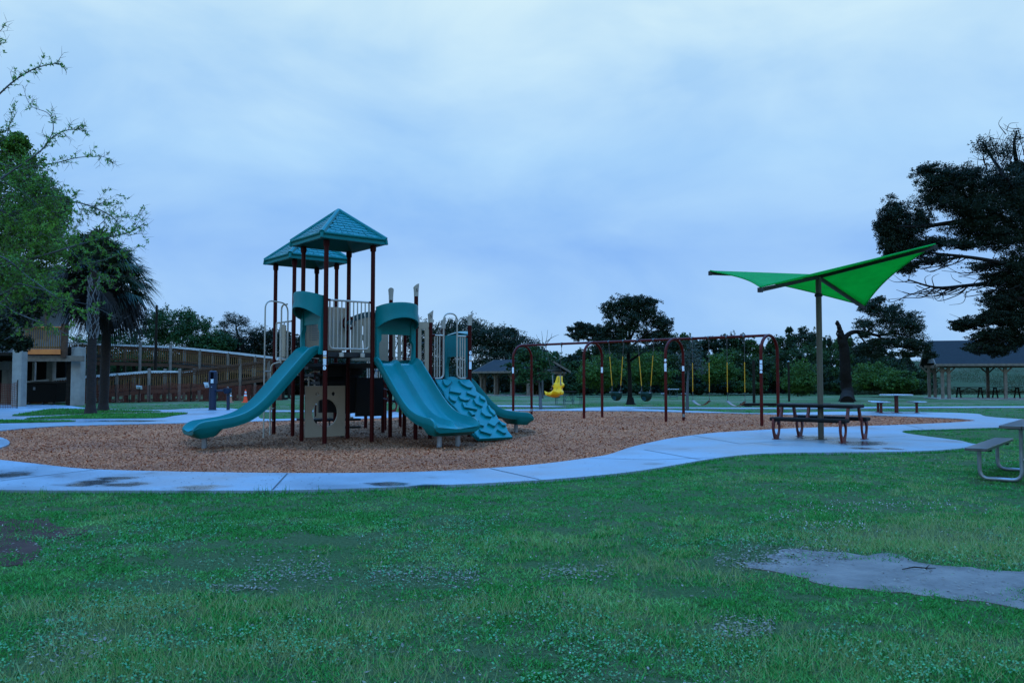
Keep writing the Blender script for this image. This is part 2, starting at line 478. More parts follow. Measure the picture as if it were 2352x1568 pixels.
PUDDLES = ((205, 1116, 60, 8), (285, 1121, 50, 6), (455, 1127, 60, 6), (5, 1100, 50, 9), (262, 1106, 44, 4), (895, 1120, 50, 5), (980, 1123, 40, 4), (1985, 1035, 34, 3), (2050, 1036, 24, 2.5), (1880, 1010, 60, 4), (1960, 1022, 70, 6), (290, 969.5, 80, 2), (60, 972, 60, 2))
def path_mat():
    m = bpy.data.materials.new('wet concrete'); m.use_nodes = True
    t = m.node_tree; N = t.nodes; L = t.links
    b = N['Principled BSDF']
    b.inputs['Specular IOR Level'].default_value = .38
    co = N.new('ShaderNodeTexCoord')
    def noise(s, d=4, r=.6):
        n = N.new('ShaderNodeTexNoise'); n.inputs['Scale'].default_value = s; n.inputs['Detail'].default_value = d; n.inputs['Roughness'].default_value = r
        L.new(co.outputs['Object'], n.inputs['Vector']); return n.outputs['Fac']
    def rng(s, a, c, lo=0, hi=1):
        n = N.new('ShaderNodeMapRange'); n.inputs['From Min'].default_value = a; n.inputs['From Max'].default_value = c
        n.inputs['To Min'].default_value = lo; n.inputs['To Max'].default_value = hi
        L.new(s, n.inputs['Value']); return n.outputs[0]
    wet = rng(noise(.55, 4, .55), .40, .66)
    mi = N.new('ShaderNodeMix'); mi.data_type = 'RGBA'; L.new(wet, mi.inputs['Factor'])
    mi.inputs['A'].default_value = (.215, .237, .255, 1); mi.inputs['B'].default_value = (.155, .17, .185, 1)
    m2 = N.new('ShaderNodeMix'); m2.data_type = 'RGBA'; m2.blend_type = 'MULTIPLY'; m2.inputs['Factor'].default_value = 1
    L.new(mi.outputs['Result'], m2.inputs['A'])
    cr = N.new('ShaderNodeValToRGB'); L.new(noise(22, 5, .7), cr.inputs[0])
    cr.color_ramp.elements[0].position = .3; cr.color_ramp.elements[0].color = (.86, .86, .86, 1)
    cr.color_ramp.elements[1].position = .6; cr.color_ramp.elements[1].color = (1, 1, 1, 1)
    L.new(cr.outputs[0], m2.inputs['B'])
    # damp stains in a few places
    m3 = N.new('ShaderNodeMix'); m3.data_type = 'RGBA'
    L.new(rng(noise(1.1, 3, .5), .66, .72, 0, .6), m3.inputs['Factor'])
    L.new(m2.outputs['Result'], m3.inputs['A']); m3.inputs['B'].default_value = (.055, .055, .055, 1)
    # standing damp in shallow dips: soft edged, darker and smoother
    acc = None
    wob = noise(2.2, 4, .6)
    for u, v, ru, rv in PUDDLES:
        c = at(u, v); ex = at(u + ru, v); ey = at(u, v - rv)
        mp_ = N.new('ShaderNodeMapping'); mp_.vector_type = 'POINT'
        sx_, sy_ = 1 / (ex - c).length, 1 / max(.05, abs(ey.y - c.y))
        mp_.inputs['Scale'].default_value = (sx_, sy_, 0); mp_.inputs['Location'].default_value = (-c.x * sx_, -c.y * sy_, 0)
        L.new(co.outputs['Object'], mp_.inputs[0])
        ln_ = N.new('ShaderNodeVectorMath'); ln_.operation = 'LENGTH'; L.new(mp_.outputs[0], ln_.inputs[0])
        ad = N.new('ShaderNodeMath'); ad.operation = 'MULTIPLY_ADD'; L.new(wob, ad.inputs[0]); ad.inputs[1].default_value = 2.4
        L.new(ln_.outputs['Value'], ad.inputs[2])
        q = rng(ad.outputs[0], 2.45, 1.75)
        if acc is None: acc = q
        else:
            mxn = N.new('ShaderNodeMath'); mxn.operation = 'MAXIMUM'; L.new(acc, mxn.inputs[0]); L.new(q, mxn.inputs[1]); acc = mxn.outputs[0]
    m4 = N.new('ShaderNodeMix'); m4.data_type = 'RGBA'; L.new(acc, m4.inputs['Factor'])
    L.new(m3.outputs['Result'], m4.inputs['A']); m4.inputs['B'].default_value = (.035, .04, .042, 1)
    L.new(m4.outputs['Result'], b.inputs['Base Color'])
    rx = N.new('ShaderNodeMix'); rx.data_type = 'FLOAT'; L.new(acc, rx.inputs[0])
    L.new(rng(wet, 0, 1, .55, .30), rx.inputs[2]); rx.inputs[3].default_value = .12
    L.new(rx.outputs[0], b.inputs['Roughness'])
    bp = N.new('ShaderNodeBump'); bp.inputs['Strength'].default_value = .12; bp.inputs['Distance'].default_value = .01
    L.new(noise(60, 3), bp.inputs['Height']); L.new(bp.outputs[0], b.inputs['Normal'])
    return m
path_m = path_mat()
mulch_m = M('wood mulch', (.42, .108, .032), .85, (.28, .072, .022), 70.0, spec=.15, bump=.25, bscale=90, isl=None, detail=6)
dirt_m = M('wet sandy dirt', (.145, .100, .076), .6, (.085, .056, .042), 3.2, spec=.45, bump=.3, bscale=30, detail=7, rough2=.75)
dirt_red = M('reddish bare soil', (.070, .032, .022), .9, (.045, .020, .014), 3, bump=.4, bscale=30, spec=.08)
joint_m = M('path joint', (.05, .05, .05), .8)

def px_poly(P, z=0.0):
    return [at(u, v, z) for u, v in P]
def sheet(name, loops, z, th, mat, kind='structure', label=None):
    """flat sheet of outline loops (world x, y) with its top at z and edges th deep"""
    mb = MB()
    mb.plate([[(p[0], p[1]) for p in L] for L in loops], (0, 0, z - th / 2), (1, 0, 0), (0, 1, 0), (0, 0, 1), th)
    o = mb.build(name, mat)
    o['kind'] = kind
    if label: o['label'] = label
    return o
def densify(P, closed=True, n=5):
    """smooth a pixel outline"""
    Q = [Vector((p[0], p[1], 0)) for p in P]
    out = []
    m = len(Q)
    for i in range(m):
        a, b, c, d = Q[(i - 1) % m], Q[i], Q[(i + 1) % m], Q[(i + 2) % m]
        for k in range(n):
            t = k / n
            l1 = (b - a).length; l2 = (c - b).length; l3 = (d - c).length
            if min(l1, l3) < .12 * l2 or max(l1, l3) > 8 * l2:
                out.append(b.lerp(c, t))
            else:
                out.append(.5 * (2 * b + (c - a) * t + (2 * a - 5 * b + 4 * c - d) * t * t + (3 * b - a - 3 * c + d) * t ** 3))
    return [(p.x, p.y) for p in out]

# one sheet of ground to the horizon
g = MB()
xs = [-900, -200, -80, -40, -20, -10, 0, 10, 20, 40, 80, 200, 900]
ys = [-300, -20, 0, 5, 10, 20, 40, 70, 100, 200, 400, 1500]
vs = [(x, y, 0) for y in ys for x in xs]
nx = len(xs)
g.add(vs, [(j * nx + i, j * nx + i + 1, (j + 1) * nx + i + 1, (j + 1) * nx + i) for j in range(len(ys) - 1) for i in range(nx - 1)])
go = g.build('lawn_ground', lawn_m)
go['kind'] = 'structure'

MULCH_PX = [(-90, 1052), (0, 1061.7), (75, 1070), (183.7, 1082), (270, 1086), (375, 1088.7), (500, 1091), (637, 1092.6), (790, 1093), (977, 1089.4), (1127, 1081),
            (1240, 1071.8), (1352, 1056.8), (1397, 1049), (1435, 1036), (1463, 1027.5), (1503, 1018.3), (1546, 1009.7), (1631, 998.3), (1717, 992.6), (1817, 986.9),
            (1900, 984), (2000, 981), (2078, 978), (2160, 974.5), (2215, 971), (2240, 968.2), (2205, 964.3), (2184, 963), (2070, 958), (1957, 955), (1818, 954), (1700, 951), (1560, 948), (1480, 946), (1350, 945.2),
            (1210, 944.8), (1143, 945.5), (1040, 951), (922, 960), (812, 964.4), (700, 967), (600, 969.4), (433, 973.8), (250, 978), (125, 982), (0, 991.5), (-90, 997),
            (-90, 1003), (-20, 1005), (10, 1011), (22, 1019.5), (14, 1028), (-20, 1036), (-90, 1040)]
OUTER_PX = [(-90, 1132), (0, 1133), (120, 1134), (400, 1134), (620, 1134), (800, 1130), (1000, 1122), (1150, 1115), (1300, 1105), (1450, 1090), (1560, 1072), (1640, 1058), (1720, 1049), (1800, 1045),
            (1900, 1044), (2000, 1043), (2100, 1041), (2180, 1037), (2235, 1031), (2262, 1027.5), (2229, 1022), (2206, 1016), (2161, 1010), (2097, 1001), (2073, 995.8), (2082, 992), (2120, 990), (2200, 988), (2290, 985),
            (2430, 981), (2430, 969), (2331, 964), (2274, 959.5), (2258, 956.5), (2248, 953), (2206, 950.5), (2116, 948.5), (2000, 947), (1906, 947.4), (1850, 949), (1738, 951), (1620, 946.8), (1546, 943.6), (1475, 941), (1440, 937.4),
            (1369, 937), (1330, 939.5), (1290, 941.4), (1200, 941.6), (1143, 941.9), (1050, 946), (935, 955), (915, 949), (870, 943.5), (806, 940.5), (790, 946), (782, 957), (700, 962.5), (607, 964.8), (590, 955), (565, 945), (542, 940.7),
            (497, 938.5), (430, 940.5), (404, 942), (371, 943), (292, 942.6), (198, 938.5), (146, 932), (50, 931), (-90, 934), (-90, 985)]
mulch_w = [(p.x, p.y) for p in px_poly(densify(MULCH_PX, n=4), 0)]
outer_w = [(p.x, p.y) for p in px_poly(densify(OUTER_PX, n=4), 0)]
sheet('concrete_path', [outer_w, mulch_w], .045, .07, path_m)
# mulch bed: gently mounded sheet inside the path
def inside(P, x, y):
    r = np.zeros(np.shape(x), bool)
    n = len(P)
    for i in range(n):
        x1, y1 = P[i]; x2, y2 = P[(i + 1) % n]
        c = ((y1 > y) != (y2 > y))
        with np.errstate(divide='ignore', invalid='ignore'):
            r ^= c & (x < (x2 - x1) * (y - y1) / (y2 - y1 + 1e-12) + x1)
    return r
def vnoise(x, y, s, seed=0):
    """value noise on numpy arrays"""
    x = x * s + 17.3 * seed; y = y * s + 9.1 * seed
    xi = np.floor(x).astype(np.int64); yi = np.floor(y).astype(np.int64)
    fx = x - xi; fy = y - yi
    fx = fx * fx * (3 - 2 * fx); fy = fy * fy * (3 - 2 * fy)
    def h(a, b):
        q = np.sin(a * 127.1 + b * 311.7 + seed * 74.7) * 43758.5453
        return q - np.floor(q)
    return (h(xi, yi) * (1 - fx) + h(xi + 1, yi) * fx) * (1 - fy) + (h(xi, yi + 1) * (1 - fx) + h(xi + 1, yi + 1) * fx) * fy
def fbm(x, y, s, seed=0, o=3):
    r = 0; a = .5; t = 0
    for k in range(o):
        r = r + a * vnoise(x, y, s * 2 ** k, seed + k); t += a; a *= .5
    return r / t
MZ = .012
sheet('mulch_bed', [mulch_w], MZ, .02, mulch_m)
# trodden, older chips under the structure and at the slide ends
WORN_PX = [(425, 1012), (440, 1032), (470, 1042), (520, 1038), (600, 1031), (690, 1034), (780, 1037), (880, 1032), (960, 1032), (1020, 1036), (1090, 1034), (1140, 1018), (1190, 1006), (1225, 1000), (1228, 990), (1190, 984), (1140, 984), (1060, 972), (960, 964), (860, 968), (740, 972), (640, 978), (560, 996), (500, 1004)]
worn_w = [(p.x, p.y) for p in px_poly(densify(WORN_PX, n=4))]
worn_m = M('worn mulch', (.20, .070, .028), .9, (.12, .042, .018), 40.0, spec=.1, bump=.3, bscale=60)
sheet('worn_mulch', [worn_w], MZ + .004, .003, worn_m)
# thin far path across the field and the small curved one behind the swings
sheet('far_path', [[(p.x, p.y) for p in px_poly([(1366, 937.2), (1475, 938.4), (1640, 939.5), (1818, 940.6), (1966, 939.4), (2150, 938.2), (2430, 937.4), (2430, 934.2), (2150, 935.4), (1966, 936.2), (1818, 938.6), (1640, 937.7), (1475, 936.6), (1420, 935)])]], .047, .07, path_m)
sheet('back_path', [[(p.x, p.y) for p in px_poly([(1020, 931.6), (1143, 932), (1220, 932.6), (1290, 935), (1300, 935.8), (1260, 936), (1143, 935.2), (1020, 934.6)])]], .046, .07, path_m)
sheet('back_path', [[(p.x, p.y) for p in px_poly([(600, 943.8), (700, 944.2), (806, 943.5), (806, 946.3), (700, 947), (600, 946.8)])]], .043, .07, path_m)
# grass islands between the paths on the left
isl_px = [[(56, 965.5), (167, 957), (250, 953), (354, 952), (431, 952), (395, 958), (354, 963.4), (187, 964.5)],
          [(27, 958), (83, 947), (125, 941.5), (198, 942.5), (312, 945.2), (371, 948), (271, 950), (187, 953), (100, 957)],
          [(-90, 969), (0, 969), (129, 970.4), (168, 971.6), (0, 975.5), (-90, 977)]]
isl_w = []
for k, P in enumerate(isl_px):
    Pw = [(p.x, p.y) for p in px_poly(densify(P, n=3))]
    isl_w.append(Pw)
    sheet('grass_island', [Pw], .062, .06, lawn_m)
# path joints
def strip(name, A, B, w, z, mat):
    A, B = Vector((*A, 0)), Vector((*B, 0))
    d = (B - A).normalized(); s_ = Vector((-d.y, d.x, 0)) * w / 2
    mb = MB(); P = [A + s_, A - s_, B - s_, B + s_]
    mb.add([(p.x, p.y, z) for p in P], [(0, 1, 2, 3)])
    o = mb.build(name, mat); o['kind'] = 'structure'
for a, b in (((626, 1133), (660, 1094.6)), ((1125, 1082.4), (1238, 1108.5)), ((1352, 1058), (1500, 1062)), ((1500, 1062), (1640, 1056.5)), ((1590, 1004), (1700, 1024)), ((1700, 1024), (1800, 1017.5)), ((1800, 1017.5), (1930, 1012)), ((1930, 1012), (2080, 1006)), ((2030, 1012), (2200, 1018)), ((1830, 998), (1990, 999)), ((233, 1083.5), (0, 1112)),
             ((2075, 977), (2120, 989)), ((60, 966), (0, 975)), ((1480, 1038), (1610, 1062))):
    p, q = at(*a), at(*b)
    strip('path_joint', p[:2], q[:2], .022, .0492, joint_m)
# dirt patches on the lawn
rs = np.random.RandomState(5)
def ragged(P, n=6, amp=.09, seed=1):
    W_ = [at(u, v) for u, v in densify(P, n=n)]
    cx = sum(p.x for p in W_) / len(W_); cy = sum(p.y for p in W_) / len(W_)
    out = []
    for i, p in enumerate(W_):
        k = 1 + amp * (mnoise.noise(Vector((p.x * 3, p.y * 3, seed))) + .6 * mnoise.noise(Vector((p.x * 9, p.y * 9, seed))))
        out.append((cx + (p.x - cx) * k, cy + (p.y - cy) * k))
    return out
D1 = ragged([(1715, 1297), (1765, 1276), (1840, 1263), (1918, 1268), (2049, 1275), (2124, 1292), (2199, 1300), (2300, 1312), (2420, 1326), (2420, 1400), (2330, 1400), (2274, 1393), (2161, 1376), (2049, 1360), (1899, 1341), (1790, 1318)], amp=.22)
D2 = ragged([(-60, 1196), (60, 1190), (140, 1205), (190, 1222), (150, 1236), (80, 1240), (95, 1262), (60, 1290), (0, 1296), (-60, 1300)], amp=.2, seed=3)
sheet('dirt_patch', [D1], .006, .006, dirt_m)
sheet('bare_soil', [D2], .006, .006, dirt_red)
small_dirt = []

# ------------------------------------------------------------------ grass blades (stuff)
rg = np.random.RandomState(11)
def scatter(ymin, ymax, dens, edge=.65):
    """random points on the lawn inside the view wedge"""
    n = int((ymax - ymin) * ((ymax * edge + 2.4) * 2) * dens)
    y = rg.uniform(ymin, ymax, n)
    x = rg.uniform(-1, 1, n) * (ymax * edge + 2.4)
    k = np.abs(x) < y * edge + 2.4
    return x[k], y[k]
def blades(x, y, h, w, lean, z=0.0):
    n = len(x)
    a = rg.uniform(0, 2 * np.pi, n)
    px, py = np.cos(a) * w / 2, np.sin(a) * w / 2
    l = rg.uniform(0, 1, n) * lean * h
    b = rg.uniform(0, 2 * np.pi, n)
    V = np.zeros((n, 3, 3), np.float32)
    V[:, 0] = np.stack([x - px, y - py, np.full(n, z)], 1)
    V[:, 1] = np.stack([x + px, y + py, np.full(n, z)], 1)
    V[:, 2] = np.stack([x + np.cos(b) * l, y + np.sin(b) * l, z + h], 1)
    return V
def keep_lawn(x, y):
    k = ~inside(outer_w, x, y)
    for P in small_dirt:
        k &= ~(inside(P, x, y) & (rg.uniform(0, 1, len(x)) < .85))
    for D in (D1, D2):
        cx = sum(p[0] for p in D) / len(D); cy = sum(p[1] for p in D) / len(D)
        inner = [(cx + (p[0] - cx) * .78, cy + (p[1] - cy) * .62) for p in D]
        kill = np.where(inside(inner, x, y), .985, np.clip(fbm(x, y, 3.5, 31) * 2.2 - .45, .1, 1))
        if D is D2: kill = kill * .72
        k &= ~(inside(D, x, y) & (rg.uniform(0, 1, len(x)) < kill))
    return k
VB = []; VS = []
BARE = np.array([[at(u, v).x, at(u, v).y, r1, r2] for u, v, r1, r2 in ((230, 1450, .28, .14), (420, 1478, .2, .1), (90, 1528, .25, .12), (640, 1352, .45, .16), (760, 1320, .6, .25), (905, 1335, .5, .2), (520, 1292, .7, .25), (330, 1345, .4, .2), (1180, 1497, .2, .1),
    (1040, 1552, .25, .1), (1560, 1362, .35, .16), (2110, 1228, .7, .3), (1290, 1218, .3, .2), (1700, 1440, .3, .14), (870, 1500, .2, .1), (1300, 1300, .5, .14), (760, 1240, .6, .2), (450, 1250, .4, .2), (1700, 1300, .6, .3), (1750, 1265, .6, .25), (2150, 1030, .7, .5), (1010, 1195, .3, .2), (1900, 1440, .4, .1), (1480, 1560, .25, .08))])
def bare(x, y):
    r = np.zeros(len(x))
    for bx, by, r1, r2 in BARE:
        r = np.maximum(r, np.exp(-(((x - bx) / r1) ** 2 + ((y - by) / r2) ** 2) ** 1.5))
    return r
for y0, y1, tuft, per, hs in ((2.6, 4.2, 340, 34, 1.0), (4.2, 6.0, 270, 32, 1.0), (6.0, 8.5, 190, 28, 1.05), (8.5, 13, 105, 24, 1.1), (13, 19, 40, 22, 1.2), (19, 28, 12, 20, 1.3), (28, 46, 4, 18, 1.5)):
    x, y = scatter(y0, y1, tuft)
    k = keep_lawn(x, y); x, y = x[k], y[k]
    m = fbm(x, y, 1.3, 3, 4)
    p = np.clip((m - .36) * 6, .5, 1) * (1 - .93 * np.clip(1.6 * bare(x, y) * (.5 + fbm(x, y, 5, 8)), 0, 1))
    k = rg.uniform(0, 1, len(x)) < p
    x, y = x[k], y[k]
    t = fbm(x, y, .9, 21)
    n = len(x)
    H = hs * (.010 + .020 * rg.uniform(0, 1, n) ** 1.8) * (.55 + .9 * t)      # height of each tuft
    sp_ = (.022 + .030 * rg.uniform(0, 1, n)) * (1 + .03 * y)
    i = np.repeat(np.arange(n), per)
    bx = x[i] + rg.normal(0, 1, len(i)) * sp_[i]; by = y[i] + rg.normal(0, 1, len(i)) * sp_[i]
    k = ~inside(outer_w, bx, by); i, bx, by = i[k], bx[k], by[k]
    h = H[i] * (.55 + .7 * rg.uniform(0, 1, len(i)))
    w = .0036 + .0026 * rg.uniform(0, 1, len(i)) + .0007 * by
    VB.append(blades(bx, by, h, w, 2.0))
    # wispy pale tufts in patches
    s = fbm(x, y, .8, 40)
    k = (s > .56) & (rg.uniform(0, 1, n) < .34)
    i = np.repeat(np.nonzero(k)[0], 16)
    bx = x[i] + rg.normal(0, .05, len(i)); by = y[i] + rg.normal(0, .05, len(i))
    VS.append(blades(bx, by, .02 + .045 * rg.uniform(0, 1, len(i)), .0018 + .0003 * by, 1.3))
# separate tufts, the pale ones as in the front of the lawn
for u, v, r, n in ((330, 1395, .22, 700), (880, 1440, .24, 900), (640, 1400, .2, 600), (1100, 1400, .2, 600), (250, 1425, .2, 600), (440, 1400, .2, 500), (690, 1490, .2, 600), (210, 1490, .2, 700), (520, 1510, .22, 800), (900, 1545, .22, 800), (1300, 1250, .2, 300),
                   (1400, 1420, .2, 600), (1480, 1300, .2, 500), (2040, 1240, .5, 1600), (2170, 1255, .5, 1600), (2300, 1275, .6, 1800), (2120, 1205, .3, 600), (2240, 1215, .35, 700), (1960, 1262, .25, 500), (1660, 1330, .2, 400), (1540, 1470, .25, 600), (1870, 1500, .3, 900),
                   (2000, 1530, .3, 900), (2250, 1500, .3, 900), (1330, 1375, .2, 500), (80, 1400, .2, 500), (390, 1550, .2, 800), (140, 1560, .2, 800)):
    c = at(u, v)
    x = c.x + rg.normal(0, r, n); y = c.y + rg.normal(0, r * .8, n)
    k = ~inside(D1, x, y); x, y = x[k], y[k]
    VS.append(blades(x, y, .025 + .06 * rg.uniform(0, 1, len(x)), .0016 + .00028 * y, 1.2))
# longer green fringe along the path edge and on the islands
P = outer_w
for i in range(len(P)):
    a, b = Vector((*P[i], 0)), Vector((*P[(i + 1) % len(P)], 0))
    if a.y > 24 or b.y > 24: continue
    n = int((b - a).length * 260)
    if n < 1: continue
    t = rg.uniform(0, 1, n)
    d = (b - a).normalized(); nn = Vector((d.y, -d.x, 0))
    off = np.abs(rg.normal(0, .05, n))
    for sgn in (1, -1):
        x = a.x + (b.x - a.x) * t + nn.x * off * sgn; y = a.y + (b.y - a.y) * t + nn.y * off * sgn
        k = ~inside(P, x, y)
        x, y = x[k], y[k]
        VB.append(blades(x, y, .03 + .04 * rg.uniform(0, 1, len(x)) ** 2, .004 + .0005 * y, 1.0))
for P in isl_w:
    A = np.array(P)
    x = rg.uniform(A[:, 0].min(), A[:, 0].max(), 9000); y = rg.uniform(A[:, 1].min(), A[:, 1].max(), 9000)
    k = inside(P, x, y); x, y = x[k], y[k]
    VB.append(blades(x, y, .02 + .04 * rg.uniform(0, 1, len(x)), .03, .8, z=.06))
# taller tuft and weeds at the path edge
for u, v in ((594, 1135), (610, 1135), (655, 1135), (735, 1135), (98, 1137)):
    c = at(u, v)
    VB.append(blades(c.x + rg.normal(0, .03, 14), c.y + rg.normal(0, .02, 14), .05 + .09 * rg.uniform(0, 1, 14), .008, .3))
o = np_obj('grass_blades', np.concatenate(VB).reshape(-1, 3), 3, blade_m)
tag(o, 'short green grass blades covering the front lawn', 'grass', kind='stuff')
o = np_obj('wispy_grass', np.concatenate(VS).reshape(-1, 3), 3, straw_m)
tag(o, 'pale wispy seed grass in tufts on the front lawn', 'grass', kind='stuff')
# clover leaves and litter, small flat diamonds
def flats(x, y, z, s, tilt, asp=.8):
    n = len(x)
    a = rg.uniform(0, 2 * np.pi, n)
    t1 = np.stack([np.cos(a), np.sin(a), rg.normal(0, tilt, n)], 1)
    t2 = np.stack([-np.sin(a), np.cos(a), rg.normal(0, tilt, n)], 1)
    c = np.stack([x, y, z], 1)
    V = np.stack([c + t1 * s[:, None], c + t2 * (s * asp)[:, None], c - t1 * s[:, None], c - t2 * (s * asp)[:, None]], 1)
    V[:, :, 2] = np.maximum(V[:, :, 2], .004)
    return V
VC = []
for y0, y1, dens in ((2.6, 5, 3200), (5, 8, 1500), (8, 13, 300)):
    x, y = scatter(y0, y1, dens)
    k = keep_lawn(x, y); x, y = x[k], y[k]
    k = (fbm(x, y, 1.1, 55) > .50) & (rg.uniform(0, 1, len(x)) < np.clip((fbm(x, y, 1.1, 55) - .48) * 6, 0, .8)) & (fbm(x, y, 6, 57) > .42)
    x, y = x[k], y[k]
    VC.append(flats(x, y, .015 + .03 * rg.uniform(0, 1, len(x)), .004 + .0045 * rg.uniform(0, 1, len(x)), .45))
o = np_obj('clover_leaves', np.concatenate(VC).reshape(-1, 3), 4, clover_m)
tag(o, 'low clover leaves spread in patches over the lawn', 'clover', kind='stuff')
VF = []
def heads(x, y, s):
    z = .03 + .03 * rg.uniform(0, 1, len(x))
    for q in range(3):
        VF.append(flats(x, y, z, s, .8, 1.0))
x, y = scatter(3, 12, 10)
k = keep_lawn(x, y) & (fbm(x, y, .7, 70) > .5)
heads(x[k], y[k], np.full(k.sum(), .0042))
for u0, u1, v0, v1, n in ((1800, 2200, 1158, 1182, 110), (1740, 1960, 1178, 1200, 36), (1730, 2000, 1120, 1140, 25), (2120, 2352, 1045, 1080, 70), (1950, 2100, 1060, 1072, 40), (1840, 1990, 1205, 1222, 60)):
    Pq = [at(a, b) for a, b in zip(rg.uniform(u0, u1, n), rg.uniform(v0, v1, n))]
    x = np.array([p.x for p in Pq]); y = np.array([p.y for p in Pq])
    heads(x, y, np.full(n, .0055))
o = np_obj('clover_flowers', np.concatenate(VF).reshape(-1, 3), 4, flower_m)
tag(o, 'tiny white clover heads dotted over the lawn', 'flowers', kind='stuff')
VL = []
for u0, u1, v0, v1, n in ((1700, 1960, 1245, 1300, 900), (1640, 1800, 1275, 1310, 350), (560, 760, 1280, 1345, 500), (850, 1100, 1300, 1340, 450), (1240, 1420, 1300, 1330, 350), (480, 640, 1345, 1362, 150), (1640, 1780, 1420, 1470, 300), (2000, 2352, 1290, 1390, 250), (0, 300, 1200, 1300, 260),
                        (1100, 1200, 1180, 1200, 60), (300, 1700, 1200, 1560, 700), (60, 260, 1440, 1540, 200), (1900, 2352, 1200, 1270, 250)):
    Pq = [at(a, b) for a, b in zip(rg.uniform(u0, u1, n), np.clip(rg.normal((v0 + v1) / 2, (v1 - v0) / 3.2, n), v0 - 12, v1 + 12))]
    x = np.array([p.x for p in Pq]); y = np.array([p.y for p in Pq])
    VL.append(flats(x, y, np.full(n, .008) + .012 * rg.uniform(0, 1, n), .006 + .010 * rg.uniform(0, 1, n) ** 2, .25, .55))
o = np_obj('leaf_litter', np.concatenate(VL).reshape(-1, 3), 4, litter_m)
tag(o, 'pale fallen leaves and debris lying on the worn lawn', 'litter', kind='stuff')
# wood chips on the mulch bed
VK = []; VW = []
for y0, y1, dens, s in ((10, 14, 1700, .019), (14, 19, 850, .024), (19, 30, 260, .032), (30, 38, 60, .045)):
    x, y = scatter(y0, y1, dens)
    k = inside(mulch_w, x, y); x, y = x[k], y[k]
    n = len(x)
    ss = s * (.5 + .9 * rg.uniform(0, 1, n))
    V = flats(x, y, MZ + .004 + .016 * rg.uniform(0, 1, n), ss, .35, .35)
    V[:, :, 2] = np.maximum(V[:, :, 2], MZ + .001)
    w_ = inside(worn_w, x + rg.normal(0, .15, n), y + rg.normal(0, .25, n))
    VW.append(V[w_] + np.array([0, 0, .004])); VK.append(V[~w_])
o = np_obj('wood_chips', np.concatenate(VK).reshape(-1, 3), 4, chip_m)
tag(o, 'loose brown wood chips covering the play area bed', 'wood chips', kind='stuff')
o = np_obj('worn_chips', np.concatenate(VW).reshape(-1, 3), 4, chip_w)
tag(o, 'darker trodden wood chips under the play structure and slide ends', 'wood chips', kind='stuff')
# debris specks on the wet path
x = []; y = []
while len(x) < 420:
    a, b = rg.uniform(-20, 760) if rg.uniform() < .75 else rg.uniform(760, 2200), rg.uniform(1000, 1132)
    p = at(a, b)
    if inside(outer_w, np.array([p.x]), np.array([p.y]))[0] and not inside(mulch_w, np.array([p.x]), np.array([p.y]))[0]:
        x.append(p.x); y.append(p.y)
x = np.array(x); y = np.array(y)
V = flats(x, y, np.full(len(x), .054), .008 + .014 * rg.uniform(0, 1, len(x)) ** 2, .12, .5)
V[:, :, 2] = np.maximum(V[:, :, 2], .0475)
o = np_obj('path_debris', V.reshape(-1, 3), 4, M('path debris', (.06, .05, .04), .8, isl=[(.5, .5, .5), (1.3, 1.2, 1.1)]))
tag(o, 'small dark leaf bits scattered on the wet concrete path', 'litter', kind='stuff')

for u, v, L, a, lab in ((2111, 1305, .26, .15, 'dark crooked stick lying across the middle of the large bare dirt patch'),):
    c = at(u, v, .012)
    o = thing('fallen_stick', c, lab, 'stick')
    d = Vector((math.cos(a), math.sin(a), 0))
    mb = MB(); mb.tube([c - d * L / 2, c - d * L * .1 + Vector((0, .02, .008)), c + d * L * .2 + Vector((0, -.01, .004)), c + d * L / 2], [.003, .005, .004, .002], 6)
    mb.build('stem', wood_dark, o, smooth=True)
    mb = MB(); q = c + d * L * .2; mb.tube([q, q + Vector((.05, .05, .012))], [.005, .002], 5); mb.build('side_twig', wood_dark, o)

# ------------------------------------------------------------------ play structure
V2 = lambda x, y: Vector((x, y, 0))
A1 = Vector((.778, .628, 0)).normalized()     # along the right-hand faces, to the right and away
A2 = Vector((-.628, .778, 0)).normalized()    # along the left-hand faces, to the left and away
UP = Vector((0, 0, 1))
S = 1.10
pD = V2(-3.86, 17.10); pC = pD + A2 * S; pF = pD + A1 * S; pE = pD + (A1 + A2) * S
pK = pF + A1 * S; pI = pK + A2 * S
pL = V2(-1.85, 18.72); pJ = pL + A2 * S; pM = pL + A1 * S; pN = pJ + A1 * S
pB = V2(-5.18, 19.60); pA = pB + A2 * S; pBr = pB + A1 * S; pAr = pA + A1 * S
pG = V2(-4.02, 22.80); pH = V2(-3.34, 21.80); pH2 = pH + A1 * S; pG2 = pG + A1 * S
Z1, Z2, Z3, Z4, ZT2 = 1.93, 1.71, 1.31, 1.28, 1.75
ps = thing('play_structure', (-3.2, 19.0, 0), 'large teal and maroon play structure with two peaked roofs and three slides on wood chips', 'play structure')

